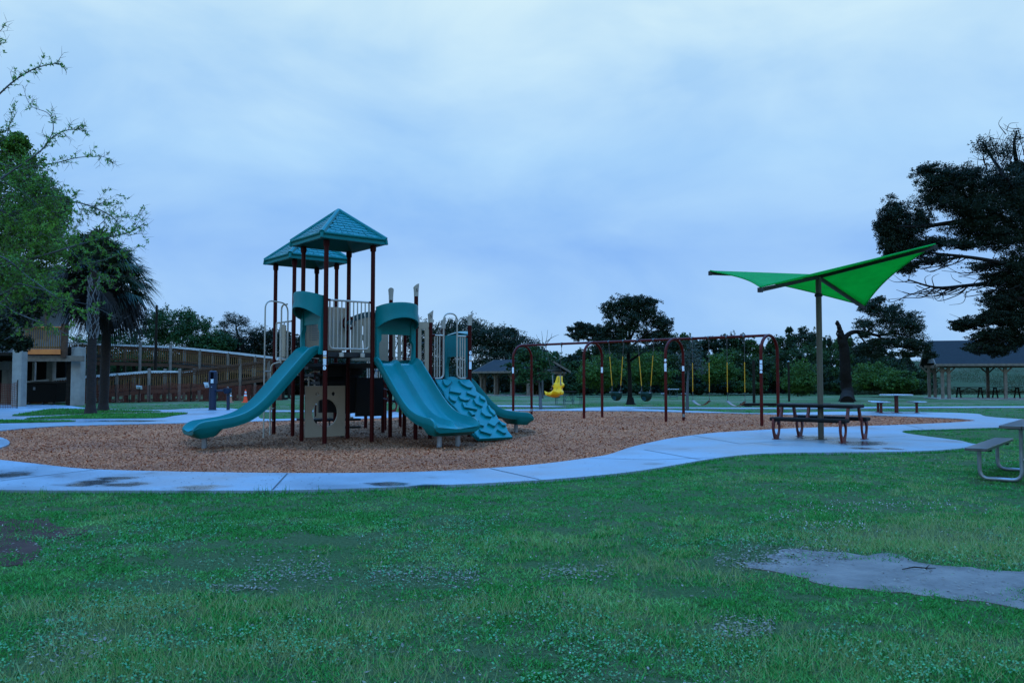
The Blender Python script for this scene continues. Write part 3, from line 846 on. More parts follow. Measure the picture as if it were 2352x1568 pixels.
def part(mb, name, mat, parent=None, **k):
    return mb.build(name, mat, parent or ps, **k)
def post(p, top, r=.047, cap=None, parent=None):
    mb = MB()
    mb.tube([p + UP * -.05, p + UP * (top * .5), p + UP * top], r, 14)
    o = part(mb, 'post', maroon, parent, smooth=True)
    if cap:
        m = MB()
        n = 16; prof = [(r * 1.08, -.10), (r * 1.14, 0), (r * 1.28, .09), (r * 1.40, .15)]
        Vv = []; Fc = []
        for i, (rr, z) in enumerate(prof):
            for j in range(n):
                q = 2 * math.pi * j / n
                sl_ = (.05 * math.cos(q - cap)) if i == 3 else (.02 * math.cos(q - cap) if i == 2 else 0)
                Vv.append(p + Vector((rr * math.cos(q), rr * math.sin(q), top + z * .95 + sl_)))
        for i in range(3):
            for j in range(n):
                k = (j + 1) % n
                Fc.append((i * n + j, i * n + k, (i + 1) * n + k, (i + 1) * n + j))
        Fc.append(tuple(3 * n + j for j in range(n))); Fc.append(tuple(range(n - 1, -1, -1)))
        m.add(Vv, Fc)
        part(m, 'post_cap', rail_m, o, smooth=True)
    return o
def letter(p, z, txt, size, parent, ang, r=.064, mat=None, tilt=0):
    cu = bpy.data.curves.new('letter', 'FONT')
    cu.body = txt; cu.size = size; cu.extrude = .002; cu.align_x = 'CENTER'; cu.align_y = 'CENTER'
    cu.materials.append(mat or black)
    o = bpy.data.objects.new('letter', cu)
    C.objects.link(o)
    dg = bpy.context.evaluated_depsgraph_get()
    me = bpy.data.meshes.new_from_object(o.evaluated_get(dg))
    bpy.data.objects.remove(o)
    o = bpy.data.objects.new('letter', me)
    C.objects.link(o); o.parent = parent
    d = Vector((math.sin(ang), -math.cos(ang), 0))
    o.location = p + d * r + UP * z - wloc(parent)
    o.rotation_euler = (R(90) + tilt, 0, ang)
def sticker(p, z0, z1, parent, ang=0.0, w=.085, r=.05, mat=None, rnd=False, name='sticker'):
    """label wrapped round a post"""
    m = MB(); n = 10; Vv = []; Fc = []
    span = w / r
    rows = 12 if rnd else 1
    for i in range(rows + 1):
        for j in range(n + 1):
            t = i / rows
            ww = span
            if rnd: ww = span * math.sqrt(max(0, 1 - (2 * t - 1) ** 2)) + .01
            q = -math.pi / 2 + ang + ww * (j / n - .5)
            Vv.append(p + Vector((r * math.cos(q), r * math.sin(q), z0 + (z1 - z0) * t)))
    for i in range(rows):
        for j in range(n):
            Fc.append((i * (n + 1) + j, i * (n + 1) + j + 1, (i + 1) * (n + 1) + j + 1, (i + 1) * (n + 1) + j))
    m.add(Vv, Fc)
    return m.build(name, mat or white_st, parent, smooth=True)

ROOFZ = 4.26
oC = post(pC, ROOFZ); oD = post(pD, ROOFZ, .049); oF = post(pF, ROOFZ); oE = post(pE, ROOFZ)
for p in (pA, pB, pAr, pBr): post(p, 4.24)
oK = post(pK, 3.31, cap=R(-20)); oI = post(pI, 3.31, cap=R(-80))
oL = post(pL, 2.74, cap=R(20)); oM = post(pM, 2.72, cap=R(10)); oN = post(pN, 2.70, cap=R(20)); oJ = post(pJ, 2.70, cap=R(30))
for p in (pG, pH, pH2, pG2): post(p, 1.42)
post(V2(-3.25, 20.9), 1.3); post(V2(-4.62, 20.5), 1.7)
for o, p, z in ((oK, pK, 3.35), (oL, pL, 2.78)):
    letter(p, z, 'S', .10, o, R(18), r=.061)
# stickers on the front corner post and the post by the rock wall
for z0, z1, mat, rnd in ((1.86, 1.945, white_st, False), (1.655, 1.84, white_st, False), (1.55, 1.64, white_st, True)):
    s_ = sticker(pD, z0, z1, oD, R(-6), .075, .0505, mat, rnd)
sticker(pD, 1.79, 1.825, oD, R(-6), .075, .0512, orange_st)
grey_ink = M('grey print', (.25, .26, .28), .6)
for z in (1.90, 1.915): sticker(pD, z, z + .006, oD, R(-6), .05, .0512, grey_ink, name='print_line')
for z in (1.67, 1.69, 1.71, 1.73, 1.75, 1.77): sticker(pD, z, z + .005, oD, R(-6), .06, .0512, grey_ink, name='print_line')
letter(pD, 1.595, 'S', .05, oD, R(-6), r=.051)
sticker(pM, 1.93, 2.03, oM, R(30), .07, .0505, white_st, True)
sticker(pM, 1.83, 1.915, oM, R(30), .07, .0505)
sticker(pM, 1.60, 1.815, oM, R(30), .07, .0505)
sticker(pM, 1.775, 1.80, oM, R(30), .07, .0512, orange_st)
letter(pM, 1.98, 'S', .05, oM, R(30), r=.051)
letter(pM, 1.872, 'P', .05, oM, R(30), r=.051)

# peaked roofs with moulded shingles
def roof(c, w, z0, zt):
    mb = MB()
    h = .125
    A = [c + A1 * sx * w / 2 + A2 * sy * w / 2 for sx, sy in ((-1, -1), (1, -1), (1, 1), (-1, 1))]
    wi = w * .90
    B = [c + A1 * sx * wi / 2 + A2 * sy * wi / 2 for sx, sy in ((-1, -1), (1, -1), (1, 1), (-1, 1))]
    ap = c + UP * zt
    V_ = [p + UP * z0 for p in A] + [c + (p - c) * .985 + UP * (z0 + h) for p in A] + [p + UP * z0 for p in B] + [ap - UP * .05] + [p * .5 + c * .5 + UP * (z0 + .22) for p in B]
    Fc = []
    for i in range(4):
        j = (i + 1) % 4
        Fc += [(i, j, 4 + j, 4 + i), (4 + i, 4 + j, 12), (i, 6 + 2 + i, 8 + j, j) if False else (j, i, 8 + i, 8 + j), (8 + j, 8 + i, 13 + i, 13 + j)]
    Fc.append((16, 15, 14, 13))
    mb.add(V_, Fc)
    o = part(mb, 'roof', teal_roof)
    # hip caps and rim
    hb = MB()
    for i in range(4):
        a = c + (A[i] - c) * .985 + UP * (z0 + h - .02)
        hb.tube([a, a.lerp(ap, .5), ap], [.062, .055, .05], 8)
        b = c + (A[(i + 1) % 4] - c) * .985 + UP * (z0 + h - .02)
        hb.tube([a, b], .035, 8)
        hb.tube([A[i] + UP * z0, a], .035, 8)
    hb.build('ridge_cap', teal_roof, o, smooth=True)
    # shingles: every tile a lifted wedge
    sb = MB(); rr = random.Random(3)
    rows = 9
    for i in range(4):
        a, b = c + (A[i] - c) * .975 + UP * (z0 + h), c + (A[(i + 1) % 4] - c) * .975 + UP * (z0 + h)
        nrm = (b - a).cross(ap - a).normalized()
        if nrm.z < 0: nrm = -nrm
        for r_ in range(rows):
            t0, t1 = .03 + r_ / rows * .92, .03 + (r_ + 1.25) / rows * .92
            l0, l1 = a.lerp(ap, t0), a.lerp(ap, min(t1, .97)); q0, q1 = b.lerp(ap, t0), b.lerp(ap, min(t1, .97))
            n = max(2, int(round((q0 - l0).length / .15)))
            for k in range(n):
                m0, m1 = .045 if k == 0 else 0, .045 if k == n - 1 else 0
                f0, f1 = (k + m0 * n + (.0 if r_ % 2 else .0)) / n, (k + 1 - m1 * n) / n
                sh = 0 if r_ % 2 == 0 else .5 / n
                f0, f1 = min(f0 + sh, .965), min(f1 + sh, .965)
                if f1 - f0 < .02: continue
                dr = rr.uniform(-.03, .012)
                e = (ap - a).normalized() * dr
                x0, x1 = l0.lerp(q0, f0 + .004) + e, l0.lerp(q0, f1 - .004) + e
                xm = (x0 + x1) / 2 - (ap - (a + b) / 2).normalized() * .014
                y0_, y1_ = l1.lerp(q1, f0 + .004), l1.lerp(q1, f1 - .004)
                lift = nrm * .015
                sb.add([x0 + lift, xm + lift, x1 + lift, y1_ + nrm * .003, y0_ + nrm * .003, x0 - nrm * .004, xm - nrm * .004, x1 - nrm * .004],
                       [(0, 1, 2, 3, 4), (5, 6, 1, 0), (6, 7, 2, 1), (7, 3, 2), (5, 0, 4)])
    sb.build('roof_shingles', teal_roof, o)
    return o
roof(pD + (A1 + A2) * S / 2, 1.52, 4.26, 5.03)
roof(pB + (A1 + A2) * S / 2, 1.52, 4.21, 4.98)
# post collars under the roofs
for p, z in ((pC, 4.26), (pD, 4.26), (pE, 4.26), (pF, 4.26), (pA, 4.21), (pB, 4.21), (pAr, 4.21), (pBr, 4.21)):
    mb = MB(); mb.lathe(p + UP * (z - .14), [(.062, 0), (.066, .05), (.066, .13)], 14)
    part(mb, 'roof_bracket', maroon, smooth=True)

# decks
def deck(P, z, th=.10):
    mb = MB()
    n = len(P)
    mb.add([p + UP * z for p in P] + [p + UP * (z - th) for p in P],
           [tuple(range(n)), tuple(range(2 * n - 1, n - 1, -1))] + [(i, i + n, (i + 1) % n + n, (i + 1) % n) for i in range(n)])
    part(mb, 'deck', deck_m)
deck([pD, pF, pE, pC], Z1); deck([pF, pK, pI, pE], Z2); deck([pL, pM, pN, pJ], Z3)
deck([pB, pBr, pAr, pA], ZT2); deck([pH, pH2, pG2, pG], Z4, .05)
deck([pK + A1 * .02, pL - A1 * .02, pJ - A1 * .02, pI + A1 * .02], 1.5)
# dark step-down risers and stairs behind the first tower
mb = MB()
for k in range(4):
    c = pE.lerp(pBr, .15 + .22 * k) + UP * (1.70 - .10 * k)
    mb.box(c, (1.0, .34, .05), math.atan2(A1.y, A1.x))
    mb.box(c - UP * .12 + A2 * .16, (1.0, .03, .22), math.atan2(A1.y, A1.x))
part(mb, 'stair', deck_m, bevel=.008)
mb = MB()      # dark winding climber below the tower
for k in range(9):
    q = k * .55
    c = V2(-3.95, 19.35)
    mb.bar(c + UP * (.25 + k * .17), c + Vector((math.cos(q), math.sin(q), 0)) * .42 + UP * (.25 + k * .17), .17, .05)
mb.tube([V2(-3.95, 19.35), V2(-3.95, 19.35) + UP * 1.75], .05, 10)
part(mb, 'spiral_climber', deck_m)
mb = MB()
for k, (x, y, z) in enumerate(((-4.45, 19.1, 1.62), (-4.3, 19.0, 1.45), (-4.15, 18.95, 1.28))):
    mb.box((x, y, z), (.75, .5, .06), .65)
mb.box((-4.05, 19.2, 1.0), (.9, .06, .8), .65)
mb.box((-3.35, 19.45, .95), (.7, .06, .9), .65)
mb.build_each('under_panel', deck_m, ps)

# guard rails and panels
def guard(P, Q, z0, z1, n, inset=.09, name='guard_rail', parent=None, r=.017, out=None, full=True):
    mb = MB()
    d = (Q - P).normalized()
    a, b = P + d * inset, Q - d * inset
    o = Vector((0, 0, 0)) if out is None else out
    a, b = a + o, b + o
    if full:
        mb.tube(fillet([a + UP * z1, a + UP * z0, b + UP * z0, b + UP * z1], .10), r * 1.15, 8)
        mb.tube([P + o * .5 + UP * z1, a + UP * z1, b + UP * z1, Q + o * .5 + UP * z1], r * 1.25, 8)
    for k in range(n):
        x = a.lerp(b, (k + 1) / (n + 1))
        mb.tube([x + UP * z0, x + UP * z1], r * .85, 6)
    ob = part(mb, name, rail_m, parent, smooth=True)
    cb = MB()
    for e, dd in ((P, d), (Q, -d)):
        for z in (z1,):
            cb.tube([e + UP * z, e + dd * .10 + o * .5 + UP * z], .026, 8)
    cb.build_each('clamp', maroon, ob, smooth=True)
    return ob
guard(pD, pF, 2.00, 3.01, 9)
g3 = guard(pA, pB, 1.83, 2.75, 3)
mb = MB()      # round bolts on the deck edge
for t in (.3, .75):
    mb.lathe(pD.lerp(pF, t) - A2 * .07 + UP * 1.87, [(.001, -.05), (.05, -.04), (.05, .04), (.001, .05)], 12)
mb.build_each('bracket_bolt', rail_m, ps)
def panel(P, Q, z0, z1, mat=beige, holes=(), name='panel', th=.03, inset=.07, top=None, out=None):
    d = (Q - P); L = d.length; d.normalize()
    n = UP.cross(d)
    w = L - 2 * inset
    outl = [(0, z0), (w, z0), (w, z1)]
    if top: outl += [(w * (1 - k / 10), z1 + top * math.sin(math.pi * k / 10)) for k in range(1, 10)]
    outl += [(0, z1)]
    mb = MB()
    mb.plate([outl] + [list(h) for h in holes], P + d * inset + (out or Vector((0, 0, 0))), d, UP, n, th)
    return part(mb, name, mat, bevel=.006)
W1 = S - .14
# low play panel with a round crawl hole and two eyes
panel(pC, pE, .10, 1.22, holes=[ell(W1 * .49, .62, .30, .31, 32), ell(W1 * .30, 1.04, .042, .045, 14), ell(W1 * .70, 1.04, .042, .045, 14)], name='play_panel')
# rules panel behind the tall slide
rp_ = panel(pC, pE, 2.0, 2.97, name='sign_panel')
ink = M('dark print', (.10, .10, .11), .6)
mb = MB(); rr = random.Random(8)
nrm = UP.cross(A1)
for k in range(13):
    z = 2.70 - k * .04
    L_ = rr.uniform(.10, .24)
    mb.box(pC + A1 * (.205 + L_ / 2) - nrm * .0165 * (1 if nrm.y > 0 else -1) + UP * z, (L_, .003, .012), math.atan2(A1.y, A1.x))
    mb.box(pC + A1 * .165 - nrm * .0165 * (1 if nrm.y > 0 else -1) + UP * z, (.025, .003, .014), math.atan2(A1.y, A1.x))
mb.build('print_line', ink, rp_)
ln = MB()
for x in (.56, .70, .86): ln.box(pC + A1 * x - nrm * .0165 * (1 if nrm.y > 0 else -1) + UP * 2.48, (.006, .004, .9), math.atan2(A1.y, A1.x))
for z, x0, x1 in ((2.65, .5, .95), (2.33, .55, .98)): ln.box(pC + A1 * (x0 + x1) / 2 - nrm * .0165 * (1 if nrm.y > 0 else -1) + UP * z, (x1 - x0, .004, .006), math.atan2(A1.y, A1.x))
ln.build('panel_groove', grey_ink, rp_)
# arched panels at the back with a dark band along the top
def arched(P, Q, z0, z1, rise, holes=()):
    o = panel(P, Q, z0, z1, top=rise, holes=holes)
    d = (Q - P); L = d.length; d.normalize(); n = UP.cross(d); w = L - .14
    lo = [(w * k / 12, z1 - .02 + rise * math.sin(math.pi * k / 12)) for k in range(13)]
    hi = [(x, z + .13) for x, z in reversed(lo)]
    sq = [[(w * t - .02, z1 + .05 + rise * math.sin(math.pi * t) - .03), (w * t + .02, z1 + .05 + rise * math.sin(math.pi * t) - .03), (w * t + .02, z1 + .05 + rise * math.sin(math.pi * t) + .04), (w * t - .02, z1 + .05 + rise * math.sin(math.pi * t) + .04)] for t in (.15, .35, .55, .75, .92)]
    mb = MB(); mb.plate([lo + hi] + sq, P + d * .07, d, UP, n, .05)
    mb.build('panel_trim', teal_dark, o)
arched(pE, pI, 1.78, 2.66, .14, holes=[[(.28, 2.38), (.31, 2.38), (.31, 2.58), (.28, 2.58)], [(.62, 2.38), (.65, 2.38), (.65, 2.58), (.62, 2.58)], [(.30, 1.95), (.33, 1.95), (.31, 2.25), (.28, 2.25)]])
arched(pC, pBr - A1 * .45, 1.85, 2.52, .20)
panel(pE - A1 * .45, pE, 1.98, 2.95, inset=.03, out=A2 * .25)
# steering wheel on the back post
mb = MB()
wc = pE - A2 * .10 - A1 * .05 + UP * 2.62
mb.plate([ell(0, 0, .155, .155, 26), ell(-.075, 0, .05, .10, 12), ell(.075, 0, .05, .10, 12)], wc, A1, UP, A2, .05)
part(mb, 'steering_wheel', maroon)
mb = MB(); mb.lathe((0, 0, 0), [(.055, -.02), (.055, .02)], 14)
mb.v = [tuple(wc - A2 * .045 + A1 * a + UP * b + A2 * c) for a, b, c in mb.v]
part(mb, 'wheel_hub', teal_dark)
# slatted panels
def slats(P, Q, z0, z1, fr, name='slat_panel', full_top=True):
    d = (Q - P); L = d.length; d.normalize(); n = UP.cross(d)
    mb = MB()
    for f0, f1 in fr:
        mb.box(P + d * L * (f0 + f1) / 2 + UP * (z0 + z1) / 2, (L * (f1 - f0), .03, z1 - z0), math.atan2(d.y, d.x))
    f0, f1 = fr[0][0], fr[-1][1]
    mb.box(P + d * L * (f0 + f1) / 2 + UP * (z1 + .07), (L * (f1 - f0), .034, .16), math.atan2(d.y, d.x))
    mb.box(P + d * L * (f0 + f1) / 2 + UP * (z0 - .02), (L * (f1 - f0), .034, .10), math.atan2(d.y, d.x))
    o = part(mb, name, beige, bevel=.005)
    cb = MB()
    for z in (z0 + .06, z1 + .02):
        for e, dd in ((P, d), (Q, -d)): cb.tube([e + UP * z, e + dd * (L * f0 + .02) + UP * z], .03, 8)
    cb.build_each('clamp', maroon, o, smooth=True)
slats(pK, pL + A1 * 0.0, 1.46, 2.50, ((.10, .36), (.60, .88)))
slats(pI, pJ, 1.80, 2.45, ((.10, .32), (.50, .72), (.84, .95)))
# half guards and tall entry arch above the rock wall
gL = pL + A1 * .36; gM = pL + A1 * .74
def half_guard(P, Q, z0, z1, side):
    mb = MB()
    a, b = P, Q
    mb.tube([a + UP * z1, b + UP * z1], .021, 8)
    if side < 0: loop = [a + UP * z0, b + UP * z0, b + UP * 2.45]
    else: loop = [b + UP * z0, a + UP * z0, a + UP * 2.45]
    mb.tube(fillet(loop, .13), .021, 8)
    for k in range(3 if side < 0 else 3):
        x = a.lerp(b, (k + 1) / 4.6 + (.06 if side > 0 else 0))
        mb.tube([x + UP * z0, x + UP * z1], .015, 6)
    o = part(mb, 'guard_rail', rail_m, smooth=True)
    cb = MB()
    e = P if side < 0 else Q
    for z in (z0, z1): cb.tube([e + UP * z, e.lerp(Q if side < 0 else P, .2) + UP * z], .03, 8)
    cb.build_each('clamp', maroon, o, smooth=True)
half_guard(pL + A1 * .05, gL, 1.38, 2.36, -1)
half_guard(gM, pM - A1 * .05, 1.38, 2.36, 1)
mb = MB()
mb.tube(fillet([gL + UP * 2.40, gL + UP * 2.88, gM + UP * 2.88, gM + UP * 2.40], .19, 8), .018, 8)
part(mb, 'entry_arch', rail_m, smooth=True)
mb = MB()
q0, q1 = pK.lerp(pI, .25) + A1 * .25, pK.lerp(pI, .8) + A1 * .42
mb.tube(fillet([q0 + UP * 1.5, q0 + UP * 2.86, q1 + UP * 2.86, q1 + UP * 1.5], .2, 8), .018, 8)
part(mb, 'entry_arch', rail_m, smooth=True)
# climber handrails on the left tower
mb = MB()
l0 = V2(-5.72, 19.12); l1 = V2(-5.83, 20.0)
out = -A1
mb.tube(fillet([l0, l0 + UP * 3.20, pB + out * .10 + A2 * .12 + UP * 3.16, pB + out * .10 + A2 * .12 + UP * 1.80], .22, 8), .018, 8)
part(mb, 'handrail', rail_m, smooth=True)
mb = MB()
i0 = pB.lerp(pA, .36) + out * .14
mb.tube(fillet([i0 + UP * 1.75, i0 + UP * 3.14, pB + out * .10 + A2 * .16 + UP * 3.15], .25, 8), .02, 8)
part(mb, 'handrail', rail_m, smooth=True)
mb = MB()
mb.tube(fillet([l1, l1 + UP * 1.72, i0 + UP * 1.78], .15, 6), .02, 8)
part(mb, 'handrail', rail_m, smooth=True)
mb = MB()
for k in range(5):
    a = l0 + UP * (.35 + .3 * k); b = l1 + UP * (.35 + .3 * k)
    if k > 2: mb.tube([a, b], .018, 8)
    else: mb.tube([l1 + UP * (.35 + .3 * k), pA + UP * (.35 + .3 * k)], .014, 6)
mb.build_each('rung', rail_m, ps, smooth=True)
panel(pB, pA, 1.90, 2.66, name='panel', inset=.42, top=.03, out=-A1 * .02)
# low transfer platform with looped handles
tp = V2(-4.75, 20.75)
mb = MB()
mb.box(tp + UP * .36, (.95, .9, .06), .68)
part(mb, 'transfer_platform', deck_m)
mb = MB()
for a in ((-.38, -.35), (.38, -.35), (.38, .35), (-.38, .35)):
    p = tp + A1 * a[0] + A2 * a[1]
    mb.tube([p, p + UP * .34], .022, 8)
mb.build_each('platform_leg', grey_steel, ps)
for (x, y, z0, z1, w) in ((-5.05, 20.55, .95, 1.38, .30), (-4.75, 20.2, .75, 1.55, .42), (-4.2, 20.5, .9, 1.4, .36)):
    mb = MB(); c = V2(x, y)
    mb.tube(fillet([c + UP * z0, c - Vector((w / 2, 0, 0)) + UP * z0, c - Vector((w / 2, 0, 0)) + UP * z1, c + Vector((w / 2, 0, 0)) + UP * z1, c + Vector((w / 2, 0, 0)) + UP * (z0 * .4)], .15), .02, 8)
    part(mb, 'grab_handle', rail_m, smooth=True)
mb = MB()
mb.box(V2(-4.5, 20.9) + UP * .75, (.85, .03, .72), .05)
mb.box(V2(-4.5, 20.88) + UP * 1.12, (1.0, .06, .03), .05)
mb.box(V2(-4.5, 20.88) + UP * .40, (1.0, .10, .04), .05)
part(mb, 'activity_panel', beige)
# rear platform loops and net
for a, b in ((pH, pH2), (pG, pH)):
    guard(a, b, 1.36, 1.95, 7)
mb = MB()
na, nb = pJ + UP * 2.4, pN + UP * 2.4
c0 = (pI + pJ) / 2 + A2 * .8
for k in range(8):
    t = k / 7
    a = pI.lerp(pN, t) + A2 * .35 + UP * (2.35 - .2 * abs(t - .5)); b = pI.lerp(pN, t * .9 + .05) + A2 * 1.3 + UP * .75
    mb.tube([a, a.lerp(b, .5) + A1 * .06 * math.sin(k * 2.1), b], .011, 5)
for k in range(7):
    t = (k + .4) / 7
    a = (pI + A2 * .35 + UP * 2.3).lerp(pI + A2 * 1.3 + UP * .75, t); b = (pN + A2 * .35 + UP * 2.3).lerp(pN + A2 * 1.3 + UP * .75, t)
    mb.tube([a, a.lerp(b, .25) + UP * .05, a.lerp(b, .5) - UP * .06, a.lerp(b, .75) + UP * .05, b], .011, 5)
part(mb, 'climbing_net', black)

# slides
def slide(P0, d, w, prof, H0, lanes, lip, feet, skirt=.17):
    d = Vector(d).normalized()
    sd = Vector((d.y, -d.x, 0))
    path = catmull([Vector((L, 0, z)) for L, z in prof], 8)
    n = len(path)
    Lend = path[-1].x
    ns = 33 if lanes == 2 else 25
    ring = []
    for i, p in enumerate(path):
        t = (path[min(i + 1, n - 1)] - path[max(i - 1, 0)]).normalized()
        nv = Vector((-t.z, 0, t.x))
        e = max(0.0, (p.x - (Lend - lip)) / lip)
        Hh = H0 * math.sqrt(max(0.0, 1 - .93 * e * e)) if e > 0 else H0
        Hh *= min(1.0, .45 + max(0, p.x + .1) * 2.2)
        row = []
        # top skin, right to left
        for j in range(ns):
            s_ = -1 + 2 * j / (ns - 1)
            a = abs(s_)
            if lanes == 1:
                h = Hh * max(0, (a - .42) / .50) ** 1.7 if a < .92 else Hh
                if a > .955: h = Hh - Hh * .06
            else:
                m = max(0, (a - .70) / .24) ** 1.6
                h = Hh * min(1.0, m)
                rd = math.exp(-(s_ / .10) ** 2)
                h = max(h, Hh * .62 * rd * (1 if e <= 0 else max(0.05, 1 - e * .9)))
                if a > .975: h = Hh * .95
            row.append((s_ * w / 2, h))
        # outer sides with a rolled groove, and underside
        q_ = min(1, max(0, (p.x - (Lend - .62)) / .22)); q_ = q_ * q_ * (3 - 2 * q_)
        sk = (.035 + (skirt - .035) * q_) * (1 - .6 * max(0, (e - .45) / .55) if e > .45 else 1)
        g = w / 2
        side = [(g + .012, Hh * .75), (g + .002, Hh * .52), (g + .010, Hh * .36), (g - .004, Hh * .15), (g - .02, -.03), (g - .05, -sk * .6), (g - .10, -sk), (0, -sk * 1.02), (-(g - .10), -sk), (-(g - .05), -sk * .6), (-(g - .02), -.03), (-(g - .004), Hh * .15), (-(g + .010), Hh * .36), (-(g + .002), Hh * .52), (-(g + .012), Hh * .75)]
        row += side
        o = Vector(P0) + d * p.x + UP * p.z
        nw = d * nv.x + UP * nv.z
        ring.append([o + sd * a + nw * b for a, b in row])
    m = len(ring[0])
    V_ = [q for r_ in ring for q in r_]
    Fc = []
    for i in range(n - 1):
        for j in range(m):
            k = (j + 1) % m
            Fc.append((i * m + j, i * m + k, (i + 1) * m + k, (i + 1) * m + j))
    mb = MB()
    for i in (0, n - 1):
        c = len(V_); V_.append(sum((V_[i * m + j] for j in range(ns, m)), Vector()) / (m - ns) * .5 + V_[i * m + ns // 2] * .5)
        for j in range(m): Fc.append((i * m + j, i * m + (j + 1) % m, c))
    mb.add(V_, Fc)
    o = part(mb, 'slide', teal, smooth=True)
    for (L, s_) in feet:
        c = Vector(P0) + d * L + sd * s_
        fb = MB(); fb.tube([c - UP * .05, c + UP * .26], .052, 12)
        fb.build('slide_leg', galv, o, smooth=True)
    return o
mid = (pC + pD) / 2
slide(mid, -A1, .66, [(-.1, 1.95), (.08, 1.92), (.26, 1.76), (.72, 1.25), (1.12, .82), (1.45, .585), (1.78, .47), (2.1, .42), (2.35, .39), (2.58, .36)], .175, 1, .26, [(2.26, 0)], skirt=.155)
mid = (pF + pK) / 2
slide(mid, -A2, 1.06, [(-.1, 1.72), (.08, 1.69), (.24, 1.56), (.65, 1.19), (1.05, .84), (1.38, .62), (1.7, .50), (2.0, .45), (2.2, .43), (2.42, .39)], .18, 2, .26, [(2.1, -.22), (2.1, .22)], skirt=.17)
mid = (pM + pN) / 2
slide(mid, A1, .64, [(-.1, 1.31), (.08, 1.29), (.24, 1.18), (.48, .95), (.80, .66), (1.1, .49), (1.4, .42), (1.8, .38), (2.17, .35)], .175, 1, .24, [(1.85, 0)], skirt=.15)

# moulded hoods over the slide entries
def hood(P, Q, out, zd, ztop, bulge, h=.30):
    d = (Q - P); L = d.length; d.normalize()
    mb = MB()
    n = 18
    mid = (P + Q) / 2
    rows = []
    for i in range(n + 1):
        q = math.pi * i / n
        b = mid - d * math.cos(q) * (L / 2 - .055) + out * (math.sin(q) ** .8 * bulge + .03)
        up = .10 * math.sin(q)
        th = .025
        inn = b - out * th * math.sin(q) + d * math.cos(q) * th
        lo = ztop - h * (1.0 + .35 * (1 - math.sin(q))) + up * 1.1
        rows.append([b + UP * (ztop + up), b + out * .012 + UP * (ztop + up - .05), b + UP * (ztop + up - h * .5), b + out * .03 + UP * (lo + .05), b + out * .035 + UP * lo, inn + UP * lo, inn + UP * (ztop + up - .03)])
    m = 7
    V_ = [q for r_ in rows for q in r_]
    Fc = []
    for i in range(n):
        for j in range(m - 1):
            Fc.append((i * m + j, (i + 1) * m + j, (i + 1) * m + j + 1, i * m + j + 1))
    # domed lid and its inner ceiling
    k0 = len(V_)
    V_.append(mid + out * .03 + UP * (ztop + .06)); V_.append(mid + out * .03 + UP * (ztop - .05))
    for i in range(n):
        Fc.append((i * m, (i + 1) * m, k0)); Fc.append((i * m + 6, (i + 1) * m + 6, k0 + 1))
    mb.add(V_, Fc)
    # side jambs with a curved inner edge, lintel between
    for e, s_ in ((P, 1), (Q, -1)):
        o2 = e + d * s_ * .06
        prof = [(0, zd - .05), (.11, zd - .05), (.12, zd + .02), (.07, zd + .12), (.055, zd + .30), (.06, zd + .42), (.115, zd + .50), (.12, ztop - h * 1.1), (.0, ztop - h * .2)]
        mb.plate([[(x * s_, z) for x, z in prof]], o2 + out * .04 - d * s_ * .0, d, UP, out, .09)
    mb.box(mid + UP * (ztop - h * .85) + out * .03, (L - .16, .06, h * 1.75), math.atan2(d.y, d.x))
    o = part(mb, 'slide_hood', teal, smooth=True)
    return o
hood(pC, pD, -A1, Z1, 3.10, .36, .34)
hood(pF, pK, -A2, Z2, 2.92, .42, .34)
hood(pM, pN, A1, Z3, 2.42, .14, .30)
# grab lips on the slide jambs
# rock climbing wall
RQ = [(200, 300), (700, 305), (1530, 1350), (1000, 1405)]
def inv_bilin(x, y):
    a, b = .5, .5
    (x0, y0), (x1, y1), (x2, y2), (x3, y3) = RQ
    for _ in range(25):
        fx = (1 - b) * ((1 - a) * x0 + a * x1) + b * ((1 - a) * x3 + a * x2) - x
        fy = (1 - b) * ((1 - a) * y0 + a * y1) + b * ((1 - a) * y3 + a * y2) - y
        dax = (1 - b) * (x1 - x0) + b * (x2 - x3); day = (1 - b) * (y1 - y0) + b * (y2 - y3)
        dbx = -((1 - a) * x0 + a * x1) + ((1 - a) * x3 + a * x2); dby = -((1 - a) * y0 + a * y1) + ((1 - a) * y3 + a * y2)
        D = dax * dby - dbx * day
        a -= (fx * dby - dbx * fy) / D; b -= (dax * fy - fx * day) / D
    return a, b
TL = pL + A1 * .14 + UP * 1.36 - A2 * .05
wa = A1 * .92; wb = -A2 * 1.62 - UP * 1.25
wn_ = wa.cross(wb).normalized()
if wn_.z < 0: wn_ = -wn_
def wp(x, y, k=0):
    a, b = inv_bilin(x, y)
    # perspective of the lower half: rows bunch up slightly
    return TL + wa * a + wb * b + wn_ * k
def prism(P, k0, k1):
    n = len(P)
    ct = sum((wp(x, y, 0) for x, y in P), Vector()) / n
    lo = [wp(x, y, k0) for x, y in P]; hi = [ct + (wp(x, y, 0) - ct) * .93 + wn_ * k1 for x, y in P]
    V_ = lo + hi + [ct + wn_ * k1]
    Fc = [(i, (i + 1) % n, (i + 1) % n + n, i + n) for i in range(n)] + [(i + n, (i + 1) % n + n, 2 * n) for i in range(n)]
    mb = MB(); mb.add(V_, Fc)
    return mb
outl = [(200, 300), (700, 305), (770, 385), (830, 470), (850, 530), (930, 590), (1000, 640), (1040, 710), (1065, 785), (1130, 840), (1190, 890), (1220, 950), (1270, 1040), (1330, 1085), (1385, 1110), (1410, 1165), (1440, 1240), (1530, 1350), (1000, 1405), (860, 1290), (700, 1080), (520, 840), (400, 660), (300, 520), (235, 420)]
mb = MB()
n = len(outl)
V_ = [wp(x, y, 0) for x, y in outl] + [wp(x, y, -.07) for x, y in outl]
tr = tessellate_polygon([[Vector((x, y, 0)) for x, y in outl]])
